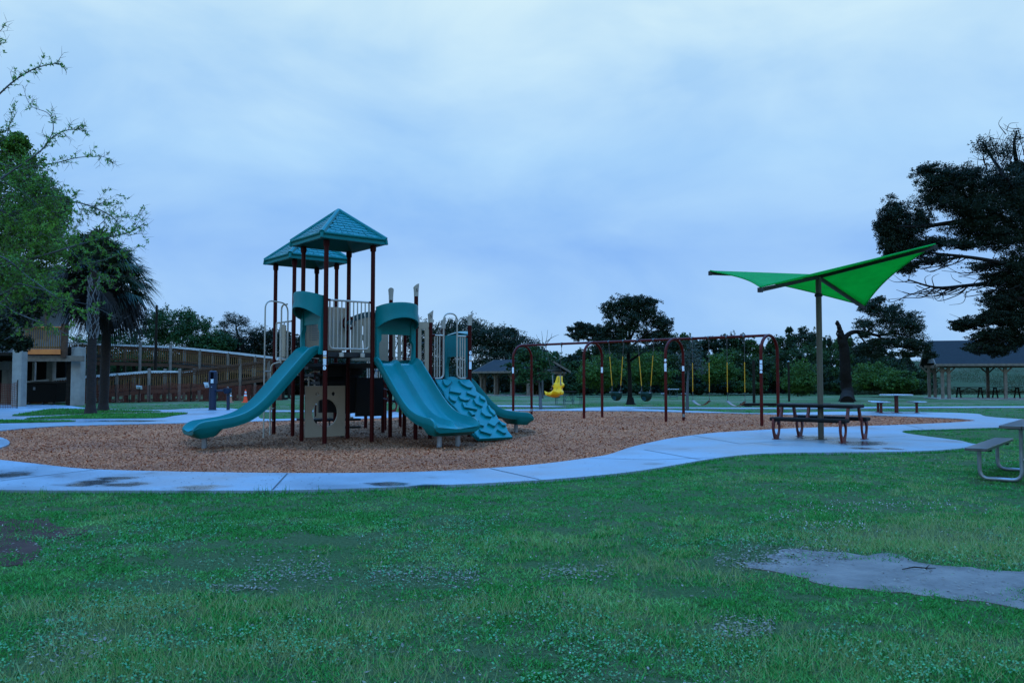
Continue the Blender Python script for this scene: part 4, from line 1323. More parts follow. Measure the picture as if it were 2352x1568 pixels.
mb.add(V_, [t for t in tr] + [(c + n, b + n, a + n) for a, b, c in tr] + [(i, (i + 1) % n, (i + 1) % n + n, i + n) for i in range(n)])
cw = part(mb, 'climbing_wall', teal, bevel=.012)
holds = [[(285, 325), (345, 345), (440, 355), (415, 420), (385, 465), (340, 445), (305, 390)], [(525, 345), (570, 350), (620, 420), (775, 475), (760, 505), (690, 490), (580, 420)],
         [(440, 450), (475, 480), (560, 520), (620, 590), (600, 610), (430, 570), (430, 490)], [(690, 560), (730, 560), (860, 640), (845, 665), (700, 600)],
         [(440, 635), (475, 650), (520, 700), (565, 745), (550, 765), (480, 730), (445, 680)], [(575, 655), (630, 660), (720, 690), (775, 690), (750, 735), (690, 740), (620, 715)],
         [(905, 645), (940, 650), (1020, 720), (1010, 740), (930, 700)], [(815, 715), (850, 725), (900, 790), (990, 830), (975, 850), (870, 800)],
         [(650, 770), (690, 780), (720, 830), (915, 885), (905, 910), (700, 870), (670, 820)], [(1050, 815), (1085, 830), (1130, 910), (1210, 985), (1185, 1005), (1110, 930)],
         [(970, 890), (1010, 900), (1070, 950), (1160, 1020), (1150, 1040), (1050, 1025), (970, 955)], [(1095, 1150), (1140, 1050), (1220, 1080), (1265, 1110), (1215, 1205), (1180, 1195)],
         [(1265, 1110), (1310, 1120), (1400, 1160), (1390, 1185), (1330, 1180)], [(960, 1140), (1000, 1160), (1050, 1185), (1040, 1205), (975, 1185)],
         [(975, 1255), (1010, 1270), (1185, 1325), (1170, 1350), (1000, 1300)], [(1250, 1255), (1300, 1260), (1340, 1285), (1415, 1290), (1400, 1320), (1360, 1320)],
         [(770, 930), (830, 940), (890, 1000), (840, 1010)], [(860, 1060), (940, 1075), (960, 1120), (890, 1110)]]
for h in holds:
    prism(h, -.01, .055).build('climbing_hold', teal, cw)
# curved hand rail strip along the wall's left edge
mb = MB()
mb.tube([wp(x, y, .02) for x, y in ((185, 320), (260, 440), (350, 560), (400, 680), (470, 760), (560, 850), (700, 1020), (860, 1240), (985, 1400))], .02, 6)
mb.build('wall_edge', teal, cw, smooth=True)

# ------------------------------------------------------------------ swing set
SW0, SW1 = V2(.40, 31.6), V2(7.59, 24.4)
HB = 2.66
dB = (SW1 - SW0).normalized()
qL = Vector((.7071, .7071, 0))
sf = thing('swing_frame', (SW0 + SW1) / 2, 'long maroon swing frame of four round-topped arches under one beam', 'swing set')
def sw_at(u):
    t = (u - 1176) / F
    s_ = (31.6 * t - .40) / (7.19 + 7.2 * t)
    return SW0.lerp(SW1, s_)
arch_c = [SW0, sw_at(1362), sw_at(1549), SW1]
arches = []
for c in arch_c:
    mb = MB()
    P = [c - qL * .5 + UP * -.05, c - qL * .5 + UP * 1.0, c - qL * .5 + UP * (HB - .5)]
    for k in range(1, 14):
        q = math.pi * k / 14
        P.append(c - qL * .5 * math.cos(q) + UP * (HB - .5 + .5 * math.sin(q)))
    P += [c + qL * .5 + UP * (HB - .5), c + qL * .5 + UP * 1.0, c + qL * .5 + UP * -.05]
    mb.tube(P, .047, 14)
    arches.append(mb.build('arch', maroon2, sf, smooth=True))
mb = MB(); mb.tube([SW0 + UP * HB, SW0.lerp(SW1, .5) + UP * HB, SW1 + UP * HB], .042, 14)
mb.build('beam', maroon2, sf, smooth=True)
for i, side, z0, z1, rnd in ((0, -1, 1.60, 1.82, 0), (1, 1, 1.60, 1.80, 0), (2, -1, 1.62, 1.88, 0), (2, -1, 1.92, 2.02, 1), (2, 1, 1.64, 1.80, 0), (3, -1, 1.82, 1.92, 0), (3, -1, 1.64, 1.80, 0), (3, -1, 1.54, 1.62, 1)):
    sticker(arch_c[i] + qL * .5 * side, z0, z1, arches[i], R(-18) if side < 0 else R(-10), .08, .0485, rnd=bool(rnd))
for i, side in ((2, -1), (3, -1)):
    p = arch_c[i] + qL * .5 * side
    for k in range(4): sticker(p, 1.66 + k * .03, 1.666 + k * .03, arches[i], R(-18), .05, .0492, grey_ink, name='print_line')
sticker(arch_c[0] + qL * .5, .14, .24, arches[0], R(-10), .08, .0485, grey_steel)
sticker(arch_c[2] + qL * .5, .14, .24, arches[2], R(-10), .08, .0485, grey_steel)
chain_m = M('chain steel', (.09, .08, .075), .45, metal=.5)
def hanger(u):
    p = sw_at(u)
    mb = MB()
    mb.tube([p - dB * .03 + UP * HB, p + dB * .03 + UP * HB], .055, 12)
    mb.box(p + UP * (HB - .075), (.03, .03, .08), .78)
    mb.lathe(p + UP * (HB - .13), [(.012, 0), (.022, .015), (.012, .03)], 8)
    mb.build('hanger', chain_m, sf, smooth=True)
    return p + UP * (HB - .12)
def chain(mb, a, b, r=.006):
    """small links"""
    L = (b - a).length; n = max(2, int(L / .045))
    d = (b - a).normalized(); x = d.orthogonal().normalized(); y = d.cross(x)
    for k in range(n):
        c = a.lerp(b, (k + .5) / n); w = x if k % 2 else y
        mb.bar(c - d * .026, c + d * .026, .018 if k % 2 else .009, .009 if k % 2 else .018)
def bucket(u0, u1, label):
    a, b = hanger(u0), hanger(u1)
    m = (a + b) / 2
    root = thing('bucket_swing', (m.x, m.y, .62), label, 'swing', 'bucket swings hanging from the maroon frame')
    e = dB
    sides = [m - e * .17 + UP * (.96 - m.z), m + e * .17 + UP * (.96 - m.z)]
    for p, s_ in ((a, sides[0]), (b, sides[1])):
        t1, t2 = p.lerp(s_, .25), p.lerp(s_, .88)
        mb = MB(); chain(mb, p, t1); chain(mb, t2, s_)
        mb.tube([s_ + (t2 - s_) * .5, s_ + qL * .10 + UP * -.04], .006, 5); mb.tube([s_ + (t2 - s_) * .5, s_ - qL * .10 + UP * -.04], .006, 5)
        mb.build('chain', chain_m, root)
        mb = MB(); n = 26
        mb.tube([t1.lerp(t2, k / n) for k in range(n + 1)], [.011 + .003 * (k % 2) for k in range(n + 1)], 8)
        mb.build('chain_sleeve', yel_chain, root, smooth=True)
    # bucket body: tapering tub with leg holes
    mb = MB(); c = Vector((m.x, m.y, 0))
    n = 24; rows = []
    levels = [(.94, .215, .17), (.90, .215, .17), (.80, .205, .165), (.72, .17, .15), (.66, .10, .12), (.635, .03, .08)]
    for z, rx, ry in levels:
        rows.append([c + e * rx * math.cos(2 * math.pi * k / n) + qL * ry * math.sin(2 * math.pi * k / n) + UP * z for k in range(n)])
    V_ = [p for r_ in rows for p in r_]
    Fc = []
    for i in range(len(rows) - 1):
        for k in range(n):
            q = (k + .5) / n * 2 * math.pi
            hole = i in (2, 3) and abs(abs(math.sin(q)) - 1) < .16
            if not hole: Fc.append((i * n + k, i * n + (k + 1) % n, (i + 1) * n + (k + 1) % n, (i + 1) * n + k))
    Fc.append(tuple((len(rows) - 1) * n + k for k in range(n)))
    mb.add(V_, Fc)
    ob = mb.build('seat', green_rub, root, smooth=True)
    so_ = ob.modifiers.new('thick', 'SOLIDIFY'); so_.thickness = .022
    hb = MB()
    for s_ in (-1, 1): hb.box(c + e * .205 * s_ + UP * .925 - qL * .09, (.06, .012, .03), math.atan2(e.y, e.x))
    hb.build_each('buckle', galv, root)
bucket(1398.7, 1432.4, 'dark green bucket swing on yellow chains, the one nearer the yellow chair swing')
bucket(1465.8, 1502.0, 'dark green bucket swing on yellow chains, the one nearer the belt swings')
def belt(u0, u1, label):
    a, b = hanger(u0), hanger(u1)
    m = (a + b) / 2
    root = thing('belt_swing', (m.x, m.y, .56), label, 'swing', 'belt swings hanging from the maroon frame')
    e = (b - a).normalized()
    h = (b - a).length / 2
    for p in (a, b):
        s_ = Vector((p.x, p.y, .72))
        t1, t2 = p.lerp(s_, .36), p.lerp(s_, .86)
        mb = MB(); chain(mb, p, t1); chain(mb, t2, s_)
        mb.build('chain', chain_m, root)
        n = 22; mb = MB()
        mb.tube([t1.lerp(t2, k / n) for k in range(n + 1)], [.010 + .003 * (k % 2) for k in range(n + 1)], 8)
        mb.build('chain_sleeve', yel_chain, root, smooth=True)
    mb = MB(); n = 12; V_ = []; Fc = []
    w = .085
    for k in range(n + 1):
        t = -1 + 2 * k / n
        c = Vector((m.x, m.y, 0)) + e * h * t + UP * (.56 + .15 * t * t)
        for s_, z in ((-w, 0), (w, 0), (w, -.012), (-w, -.012)):
            V_.append(c + qL * s_ + UP * z)
    for k in range(n):
        for j in range(4):
            Fc.append((k * 4 + j, k * 4 + (j + 1) % 4, k * 4 + 4 + (j + 1) % 4, k * 4 + 4 + j))
    Fc += [(0, 1, 2, 3), tuple(n * 4 + j for j in (3, 2, 1, 0))]
    mb.add(V_, Fc)
    mb.build('seat', belt_m, root, smooth=True)
belt(1590.6, 1628.6, 'sagging black belt swing on yellow chains, the one nearer the bucket swings')
belt(1670, 1710, 'sagging black belt swing on yellow chains, nearest the shaded picnic table')
# yellow high-backed chair swing
a, b = hanger(1254), hanger(1290)
m = (a + b) / 2
ys = thing('chair_swing', (m.x, m.y, .75), 'bright yellow high-backed moulded chair swing hanging from the frame', 'swing')
fw = Vector((-.74, -.67, 0)).normalized()         # the way the seat faces: left and towards the viewer
sd = Vector((-fw.y, fw.x, 0))
cc = Vector((m.x + .10, m.y + .1, 0))
for p, s_ in ((a, sd * .20 if (a - b).dot(sd) > 0 else -sd * .20), (b, -sd * .20 if (a - b).dot(sd) > 0 else sd * .20)):
    top = cc + s_ + UP * 1.50
    mb = MB(); chain(mb, p, top); mb.build('chain', chain_m, ys)
    mb = MB(); mb.tube([top + UP * .02, top + UP * -.02, top - fw * .03 + UP * -.35], .022, 8); mb.build('chain_bar', galv, ys, smooth=True)
bk = MB()
outl = [(-.10, 1.50), (.10, 1.50), (.12, 1.36), (.14, 1.25), (.21, 1.22), (.225, 1.14), (.20, 1.08), (.16, 1.06), (.17, .98), (.22, .94), (.24, .86), (.22, .80), (-.22, .80), (-.24, .86), (-.22, .94), (-.17, .98), (-.16, 1.06), (-.20, 1.08), (-.225, 1.14), (-.21, 1.22), (-.14, 1.25), (-.12, 1.36)]
lean = (UP - fw * .20).normalized()
def P_yb(x, z): return cc - fw * .04 + sd * x + UP * .8 + lean * (z - .8)
n = len(outl)
tr = tessellate_polygon([[Vector((x, z, 0)) for x, z in outl]])
outl = [(x * 1.22, z) for x, z in outl]
V_ = [P_yb(x, z) + fw * (.035 + .35 * x * x) for x, z in outl] + [P_yb(x, z) - fw * .045 for x, z in outl]
bk.add(V_, list(tr) + [(c + n, b_ + n, a_ + n) for a_, b_, c in tr] + [(i, (i + 1) % n, (i + 1) % n + n, i + n) for i in range(n)])
bk.build('backrest', yellow, ys, bevel=.02)
bs = MB()      # dished seat with raised sides and a nose bump
rowsL = []
nu, nv = 14, 10
for i in range(nu + 1):
    f = i / nu
    row = []
    for j in range(nv + 1):
        x = -1 + 2 * j / nv
        z = .80 + .10 * abs(x) ** 3 + .05 * (f ** 2) - .02 * math.sin(math.pi * f) + (.055 * math.exp(-(x / .25) ** 2) * max(0, (f - .55) / .45)) + (.06 * max(0, 1 - f / .35) * abs(x) ** 2)
        w_ = .23 + .035 * math.sin(math.pi * f)
        row.append(cc - fw * .06 + fw * (.50 * f * (1 - .12 * abs(x) ** 4)) + sd * w_ * x + UP * z)
    rowsL.append(row)
V_ = [p for r_ in rowsL for p in r_]; k = len(V_)
V_ += [p - UP * (.085 - .03 * abs(-1 + 2 * (i % (nv + 1)) / nv)) for i, p in enumerate(V_)]
m_ = nv + 1
Fc = [(i * m_ + j, i * m_ + j + 1, (i + 1) * m_ + j + 1, (i + 1) * m_ + j) for i in range(nu) for j in range(nv)]
Fc += [tuple(q + k for q in reversed(f_)) for f_ in Fc]
edge = [j for j in range(m_)] + [i * m_ + nv for i in range(1, nu + 1)] + [nu * m_ + j for j in range(nv - 1, -1, -1)] + [i * m_ for i in range(nu - 1, 0, -1)]
Fc += [(edge[i], edge[(i + 1) % len(edge)], edge[(i + 1) % len(edge)] + k, edge[i] + k) for i in range(len(edge))]
bs.add(V_, Fc)
bs.build('seat', yellow, ys, smooth=True)
mb = MB()
mb.tube(fillet([cc - sd * .22 - fw * .02 + UP * 1.10, cc - sd * .34 - fw * .10 + UP * 1.12, cc - sd * .42 - fw * .22 + UP * .80], .08), .016, 8)
mb.tube(fillet([cc - sd * .22 + UP * 1.02, cc - sd * .36 - fw * .04 + UP * 1.0], .05), .014, 8)
mb.build('harness_bar', M('dull red bar', (.14, .06, .05), .5), ys, smooth=True)
mb = MB(); mb.bar(P_yb(0, 1.46) + fw * .05, P_yb(0, .86) + fw * .05, .012, .008); mb.build('strap', M('dark strap', (.06, .05, .03), .7), ys)

# ------------------------------------------------------------------ green shade
hub = V2(6.77, 18.2)
sh = thing('shade_canopy', hub, 'green fabric shade sail on a single tan pole above the picnic table', 'sun shade')
mb = MB(); mb.tube([hub + UP * -.02, hub + UP * 1.8, hub + UP * 3.62], .062, 18); mb.lathe(hub + UP * .045, [(.13, 0), (.13, .015), (.07, .02)], 16); mb.build('pole', pole_m, sh, smooth=True)
mb = MB(); mb.lathe(hub + UP * 3.18, [(.075, 0), (.085, .02), (.085, .05), (.075, .07)], 18); mb.build('collar', arm_m, sh, smooth=True)
cor = [V2(-2.2, .78) + UP * 3.83, V2(-1.95, -2.2) + UP * 3.12, V2(2.2, -.78) + UP * 4.19, V2(1.95, 2.2) + UP * 3.15]
cor = [hub + c for c in cor]
top = hub + UP * 3.64
for c in cor:
    d = (c - top); mb = MB()
    mb.bar(top - UP * .025, c - UP * .03, .055, .075)
    mb.box(c - UP * .03, (.08, .08, .09), math.atan2(d.y, d.x))
    mb.build('arm', arm_m, sh)
V_ = []; Fc = []
nr, nw = 12, 14
for qd in range(4):
    a, b = cor[qd], cor[(qd + 1) % 4]
    k0 = len(V_)
    for i in range(nr + 1):
        r_ = i / nr
        for j in range(nw + 1):
            w_ = j / nw
            s_ = 4 * w_ * (1 - w_)
            e = a.lerp(b, w_)
            p = top.lerp(e, r_ * (1 - .10 * s_ * r_))
            V_.append(p + UP * (.035 - .05 * s_ * r_ * (1 - r_)))
    for i in range(nr):
        for j in range(nw):
            o_ = k0 + i * (nw + 1) + j
            Fc.append((o_, o_ + 1, o_ + nw + 2, o_ + nw + 1))
mb = MB(); mb.add(V_, Fc)
cn = mb.build('canopy', shade_m, sh, smooth=True)
sm = cn.modifiers.new('thick', 'SOLIDIFY'); sm.thickness = .008
mb = MB()
for qd in range(4):
    a, b = cor[qd], cor[(qd + 1) % 4]
    mb.tube([top.lerp(a.lerp(b, j / nw), (1 - .10 * 4 * (j / nw) * (1 - j / nw))) + UP * .03 for j in range(nw + 1)], .018, 6)
mb.build('hem', shade_m, cn, smooth=True)

# ------------------------------------------------------------------ picnic tables with oval red legs
def oval_table(label, loc, rz, group):
    root = thing('picnic_table', (0, 0, 0), label, 'picnic table', group)
    L = 1.66
    for s_ in (-1, 1):
        mb = MB(); mb.box((0, s_ * .63, .445), (L, .29, .085)); mb.build('seat', slat_m, root, bevel=.03)
    mb = MB(); mb.box((0, 0, .735), (L + .02, .74, .075)); mb.build('tabletop', slat_m, root, bevel=.028)
    for sx_ in (-1, 1):
        for sy_ in (-1, 1):
            mb = MB()
            x = sx_ * (L / 2 - .10)
            outl = [(-.165, .46), (-.188, .36), (-.182, .25), (-.155, .14), (-.115, .045), (-.09, .0), (.09, .0), (.115, .045), (.155, .14), (.182, .25), (.188, .36), (.165, .46), (.10, .425), (0, .41), (-.10, .425)]
            hole = ell(-.012 * sy_, .245, .125, .150, 26)
            mb.plate([outl, hole], (x, sy_ * .63, 0), (0, 1, 0), (0, 0, 1), (1, 0, 0), .045)
            lg = mb.build('leg', red_leg, root, bevel=.008)
            mb = MB()
            P = [(.50, .44), (.43, .50), (.385, .60), (.35, .72), (.27, .72), (.30, .60), (.335, .48), (.36, .42)]
            mb.plate([[(y * sy_, z) for y, z in P]], (x, 0, 0), (0, 1, 0), (0, 0, 1), (1, 0, 0), .05)
            mb.build('strut', red_leg, root, bevel=.006)
            fb = MB(); fb.box((x, sy_ * .63, .006), (.10, .24, .012)); fb.build('foot_plate', red_leg, lg)
    for sy_ in (-1, 1):
        mb = MB()
        P = [(.50, .44), (.43, .50), (.385, .60), (.35, .72), (.27, .72), (.30, .60), (.335, .48), (.36, .42)]
        mb.plate([[(y * sy_, z) for y, z in P]], (-.12, 0, 0), (0, 1, 0), (0, 0, 1), (1, 0, 0), .05)
        mb.build('strut', red_leg, root, bevel=.006)
    root.location = loc; root.rotation_euler = (0, 0, rz)
    return root
GP = 'picnic tables with oval red legs'
t1 = oval_table('dark mesh picnic table with oval red legs around the green shade pole', (6.80, 18.32, .045), R(-42), GP)
copy_tree(t1, (-5.75, 34.2, .045), R(-62), 'dark mesh picnic table with oval red legs behind the play structure')
gp = thing('grey_post', (-5.55, 33.6, .04), 'short grey steel post standing at the table behind the play structure', 'post')
mb = MB(); mb.tube([V2(-5.55, 33.6), V2(-5.55, 33.6) + UP * 2.1], .06, 12); mb.lathe(V2(-5.55, 33.6) + UP * .045, [(.12, 0), (.12, .02)], 12); mb.build('post_shaft', grey_steel, gp, smooth=True)

# near table of grey planks on bent tube frames at the right
ax = Vector((.62, .785, 0)).normalized(); cr_ = Vector((.785, -.62, 0)).normalized()
bc = V2(6.80, 11.80)
nt_ = thing('picnic_table', bc, 'wet grey plank picnic table on bent steel tube legs at the right edge', 'picnic table')
mb = MB(); mb.box(bc + UP * .44, (2.42, .255, .042), ax=(ax, cr_, UP)); mb.build('seat', wet_wood, nt_, bevel=.005)
mb = MB(); mb.box(bc + UP * .44 + cr_ * 1.30, (2.42, .255, .042), ax=(ax, cr_, UP)); mb.build('seat', wet_wood, nt_, bevel=.005)
mb = MB()
for k in range(3): mb.box(bc + UP * .745 + cr_ * (.65 + (k - 1) * .255), (2.44, .245, .042), ax=(ax, cr_, UP))
mb.build('tabletop', wet_wood, nt_, bevel=.005)
for s_ in (-.76, .76):
    mb = MB(); o = bc + ax * s_
    mb.tube(fillet([o - cr_ * .03 + UP * .42, o - cr_ * .03 + UP * .03, o + cr_ * .46 + UP * .03, o + cr_ * .46 + UP * .72], .12, 6), .026, 10)
    mb.tube(fillet([o + cr_ * 1.33 + UP * .42, o + cr_ * 1.33 + UP * .03, o + cr_ * .84 + UP * .03, o + cr_ * .84 + UP * .72], .12, 6), .026, 10)
    mb.tube([o + cr_ * .46 + UP * .30, o + cr_ * .84 + UP * .30], .022, 8)
    mb.build('leg', galv, nt_, smooth=True)
    mb = MB(); mb.box(o + cr_ * 0 + UP * .405, (.05, .24, .03), ax=(ax, cr_, UP)); mb.box(o + cr_ * .65 + UP * .71, (.05, .7, .03), ax=(ax, cr_, UP)); mb.build_each('crossbar', black, nt_)
mb = MB(); mb.bar(bc - ax * .76 + cr_ * .65 + UP * .30, bc + ax * .76 + cr_ * .65 + UP * .30, .05, .035); mb.build('brace', galv, nt_)

# round table with three seats on the far pad
rt = thing('round_table', (15.25, 32.9, .045), 'round pale table on a red pedestal with separate round seats', 'table')
c0 = V2(15.25, 32.9)
pale = M('pale wet table top', (.34, .33, .33), .22, (.28, .27, .27), 6, spec=.6)
mb = MB(); mb.lathe(c0 + UP * .755, [(.60, -.025), (.62, -.01), (.62, .01), (.60, .02)], 32); mb.build('tabletop', pale, rt, smooth=True)
mb = MB(); mb.lathe(c0 + UP * .045, [(.20, 0), (.20, .015), (.075, .03), (.075, .66), (.18, .69)], 18); mb.build('pedestal', red_leg, rt, smooth=True)
for x, y in ((-.72, -.25), (-.40, .75), (.78, -.05)):
    c = c0 + V2(x, y)
    mb = MB(); mb.lathe(c + UP * .48, [(.36, -.02), (.38, 0), (.36, .018)], 24); s_ = mb.build('seat', pale, rt, smooth=True)
    mb = MB(); mb.lathe(c + UP * .045, [(.10, 0), (.10, .015), (.05, .03), (.05, .37), (.11, .41)], 14); mb.build_each('seat_leg', red_leg, s_, smooth=True)

# small park tables far on the lawn
teal_steel = M('faded teal steel', (.045, .085, .085), .5)
def park_table(name, loc, rz, top_mat, label):
    root = thing(name, (0, 0, 0), label, 'picnic table')
    mb = MB(); mb.box((0, 0, .70), (.78, .78, .05)); mb.build('tabletop', top_mat, root, bevel=.01)
    for x in (-.95, .95):
        mb = MB(); mb.box((x * .72, 0, .40), (.34, .6, .045)); s_ = mb.build('seat', top_mat, root, bevel=.01)
        mb = MB()
        for y in (-.2, .2): mb.bar((x * .72, y, 0), (x * .72, y, .38), .03)
        mb.build_each('seat_leg', teal_steel, s_)
    mb = MB()
    for x in (-.25, .25):
        for y in (-.2, .2):
            mb.bar((x, y, 0), (x, y, .68), .03)
        mb.bar((x, -.2, .18), (x, .2, .18), .03)
    for y in (-.2, .2): mb.bar((-.25, y, .18), (.25, y, .18), .03); mb.bar((-.25, y, .18), (0, y, .66), .02); mb.bar((.25, y, .18), (0, y, .66), .02)
    mb.build('table_frame', teal_steel, root)
    root.location = loc; root.rotation_euler = (0, 0, rz)
    return root
p = at(1306, 929); park_table('park_table', p, 0.15, wood_dark, 'dark topped park table on the lawn behind the yellow swing')
p = at(1547, 917); park_table('park_table', p, -0.2, pale, 'pale topped park table far on the lawn, framed by a swing arch')
# dark timber ledge on the lawn
a, b = at(1702, 933), at(1905, 933)
tl = thing('timber_ledge', (a + b) / 2, 'long low dark timber ledge lying on the lawn behind the shaded picnic table', 'ledge')
mb = MB(); mb.bar(Vector((a.x, a.y, .10)), Vector((b.x, b.y, .10)), .4, .13); mb.build('ledge_top', wood_dark, tl)
mb = MB()
for t in (.08, .35, .65, .92): mb.box(a.lerp(b, t) + UP * .02, (.3, .3, .06))
mb.build_each('ledge_foot', wood_dark, tl)
# two dark court posts
for u, v, vt, lab in ((1732, 925, 829, 'dark wooden post on the lawn, seen just left of the last swing arch'), (1812.5, 921.6, 830, 'thin dark post on the lawn between the swing frame and the shade pole')):
    p = at(u, v); h = aty(u, vt, p.y).z
    o = thing('lawn_post', p, lab, 'post', 'court posts on the lawn')
    mb = MB(); mb.tube([p - UP * .05, p + UP * h * .5, p + UP * h], .085 if u < 1800 else .07, 10); mb.build('post_shaft', wood_dark, o, smooth=True)
    mb = MB(); mb.lathe(p + UP * (h - .03), [(.085, 0), (.085, .05), (.02, .08)], 10); mb.build('post_cap', grey_steel if u > 1800 else wood_dark, o, smooth=True)

# ------------------------------------------------------------------ raised house, ramps and things on the left
hs = thing('raised_house', (-25.2, 44.5, 0), 'grey house raised on pale concrete pillars with a wooden deck at the left edge', 'house')
def vbox(name, mat, u0, u1, Y, z0, z1, depth, parent, bevel=.0):
    x0, x1 = gx(u0, Y), gx(u1, Y)
    mb = MB(); mb.box(((x0 + x1) / 2, Y + depth / 2, (z0 + z1) / 2), (x1 - x0, depth, z1 - z0))
    return mb.build(name, mat, parent, bevel=bevel)
vbox('pillar', conc_pillar, 28, 50, 40.7, 0, 3.0, .5, hs, .02)
vbox('pillar', conc_pillar, 163, 185, 43.3, 0, 3.05, .55, hs, .02)
vbox('pillar', wood_dark, 153, 162, 43.5, 0, 3.05, .4, hs, .01)  # added dark board, painting in the dark side face of the pale pillar
vbox('pillar', conc_pillar, 107, 121, 47.5, 0, 2.4, .4, hs, .02)
vbox('pillar', conc_pillar, 74, 80, 49, 0, 2.4, .2, hs, .02)
vbox('pillar', conc_pillar, -60, -20, 44, 0, 2.4, .5, hs, .02)
vbox('pillar', conc_pillar, 5, 18, 46, 0, 2.4, .4, hs, .02)
vbox('lower_wall', under_shade, -260, 150, 51.8, 0, 3.4, .3, hs)  # near-black sheet painting in the darkness of the open space under the house
vbox('lower_wall', conc_pillar, -10, 22, 45.4, 1.9, 2.35, .3, hs)
vbox('deck_floor', wood_dark, -200, 152, 43.2, 2.62, 2.78, 5.0, hs)
vbox('beam', wood_grey, 46, 190, 42.9, 2.30, 2.60, .18, hs, .01)
vbox('edge_board', wood_orange, 50, 138, 42.7, 2.66, 2.93, .06, hs, .008)
vbox('upper_wall', siding, -260, 150, 47.6, 2.78, 6.4, .3, hs)
rl = vbox('handrail', wood_orange, 50, 138, 42.75, 4.05, 4.10, .16, hs, .008)
vbox('railing_post', wood_brown, 138, 150, 42.8, 2.5, 4.25, .22, hs, .01)
mb = MB()
x0, x1 = gx(50, 42.8), gx(138, 42.8)
for k in range(17):
    x = x0 + (x1 - x0) * (k + .5) / 17
    mb.box((x, 42.8, 3.5), (.042, .042, 1.12))
mb.box(((x0 + x1) / 2, 42.84, 3.03), (x1 - x0, .04, .09)); mb.box(((x0 + x1) / 2, 42.84, 3.98), (x1 - x0, .04, .09))
mb.build('balusters', wood_tan, hs)
vbox('window', M('house window', (.03, .04, .06), .15), 60, 100, 47.55, 3.7, 5.2, .04, hs)
vbox('window_frame', wood_grey, 56, 60, 47.5, 3.6, 5.3, .08, hs)
vbox('window_frame', wood_grey, 100, 104, 47.5, 3.6, 5.3, .08, hs)
mb = MB()
mb.add([(-40, 45.5, 6.2), (-25.6, 45.5, 6.2), (-25.6, 55, 6.2), (-40, 55, 6.2), (-40, 50, 8.2), (-27.5, 50, 8.2)], [(0, 1, 5, 4), (1, 2, 5), (2, 3, 4, 5), (3, 0, 4), (3, 2, 1, 0)])
mb.build('roof', shingle, hs)

def ramp(label, pts, posts, tall, zoff, w, rail_mats, skirt_m, name='wooden_ramp', support=None):
    """pts: (u, Y, rail height) along the near rail"""
    root = thing(name, (gx(pts[len(pts) // 2][0], pts[len(pts) // 2][1]), pts[len(pts) // 2][1], 0), label, 'ramp')
    P = [Vector((gx(u, Y), Y, z)) for u, Y, z in pts]
    def on(u):
        for a, b, pa, pb in zip(pts[:-1], pts[1:], P[:-1], P[1:]):
            if a[0] <= u <= b[0]:
                t = (u - a[0]) / (b[0] - a[0]); return pa.lerp(pb, t)
        return P[-1]
    us = sorted(set([p[0] for p in pts] + posts))
    for side, off in ((0, Vector((0, 0, 0))), (1, Vector((.35, w, 0)))):
        for u in posts:
            p = on(u) + off; zt = p.z + (.16 if u in tall else -.02)
            mb = MB()
            if u in tall:
                mb.tube([V2(p.x, p.y - .06), V2(p.x, p.y - .06) + UP * (zt - .05), V2(p.x, p.y - .06) + UP * zt], [.10, .10, .07], 12)
            else:
                mb.box((p.x, p.y - .03, zt / 2), (.15, .14, zt))
            mb.build('post', wood_grey if u not in (483,) else wood_brown, root, smooth=(u in tall))
        mb = MB(); bal = MB(); n_ = 0
        segs = [(on(a) + off, on(b) + off, a) for a, b in zip(us[:-1], us[1:])]
        for a, b, ua in segs:
            m_ = rail_mats(ua)
            tb = MB(); tb.bar(a + UP * -.04, b + UP * -.04, .17, .11); tb.build('handrail', m_, root)
            mb.bar(a - UP * .17, b - UP * .17, .04, .07); mb.bar(a - UP * .29, b - UP * .29, .04, .06); mb.bar(a - UP * .98, b - UP * .98, .04, .09)
            L = (b - a).length; k = max(1, int(L / .135))
            for i in range(k):
                p = a.lerp(b, (i + .5) / k) + Vector((0, .035, 0))
                bal.box(p - UP * .57, (.045, .035, 1.02))
        mb.build('rail_board', wood_brown, root)
        bal.build('balusters', wood_tan if side == 0 else wood_brown, root)
    mb = MB(); sk = MB(); sp = MB()
    for a, b, ua in segs:
        a0, b0 = a - Vector((.35, w, 0)), b - Vector((.35, w, 0))
        z = UP * zoff
        mb.add([a0 - z, b0 - z, b - z, a - z, a0 - z - UP * .05, b0 - z - UP * .05, b - z - UP * .05, a - z - UP * .05], [(0, 1, 2, 3), (7, 6, 5, 4), (0, 4, 5, 1), (1, 5, 6, 2), (2, 6, 7, 3), (3, 7, 4, 0)])
        sk.bar(a0 - z - UP * .16 - Vector((0, .05, 0)), b0 - z - UP * .16 - Vector((0, .05, 0)), .04, .22)
        for t in (.25, .75):
            c = a0.lerp(b0, t)
            if c.z - zoff > .45:
                sp.box((c.x, c.y + .2, (c.z - zoff - .1) / 2), (.16, .16, c.z - zoff - .1)); sp.box((c.x, c.y + .2, .04), (.5, .5, .08))
    mb.build('deck_board', wood_dark, root); sk.build('skirt_board', skirt_m, root); sp.build_each('support_post', wood_dark, root)
    return root
rail_grey = M('pale weathered handrail', (.50, .47, .44), .55, (.38, .36, .33), 5.0)
ramp('lower wooden ramp rising to the right behind the palms, partly with brown handrail', [(44, 46.5, 1.22), (190, 48.8, 1.56), (344, 51, 1.90), (414, 52, 1.90), (660, 56, 2.80)], [188, 268, 344, 414, 483, 548, 615], (344, 414), 1.10, 1.5,
     lambda u: wood_brown if u >= 414 else rail_grey, wood_brown)
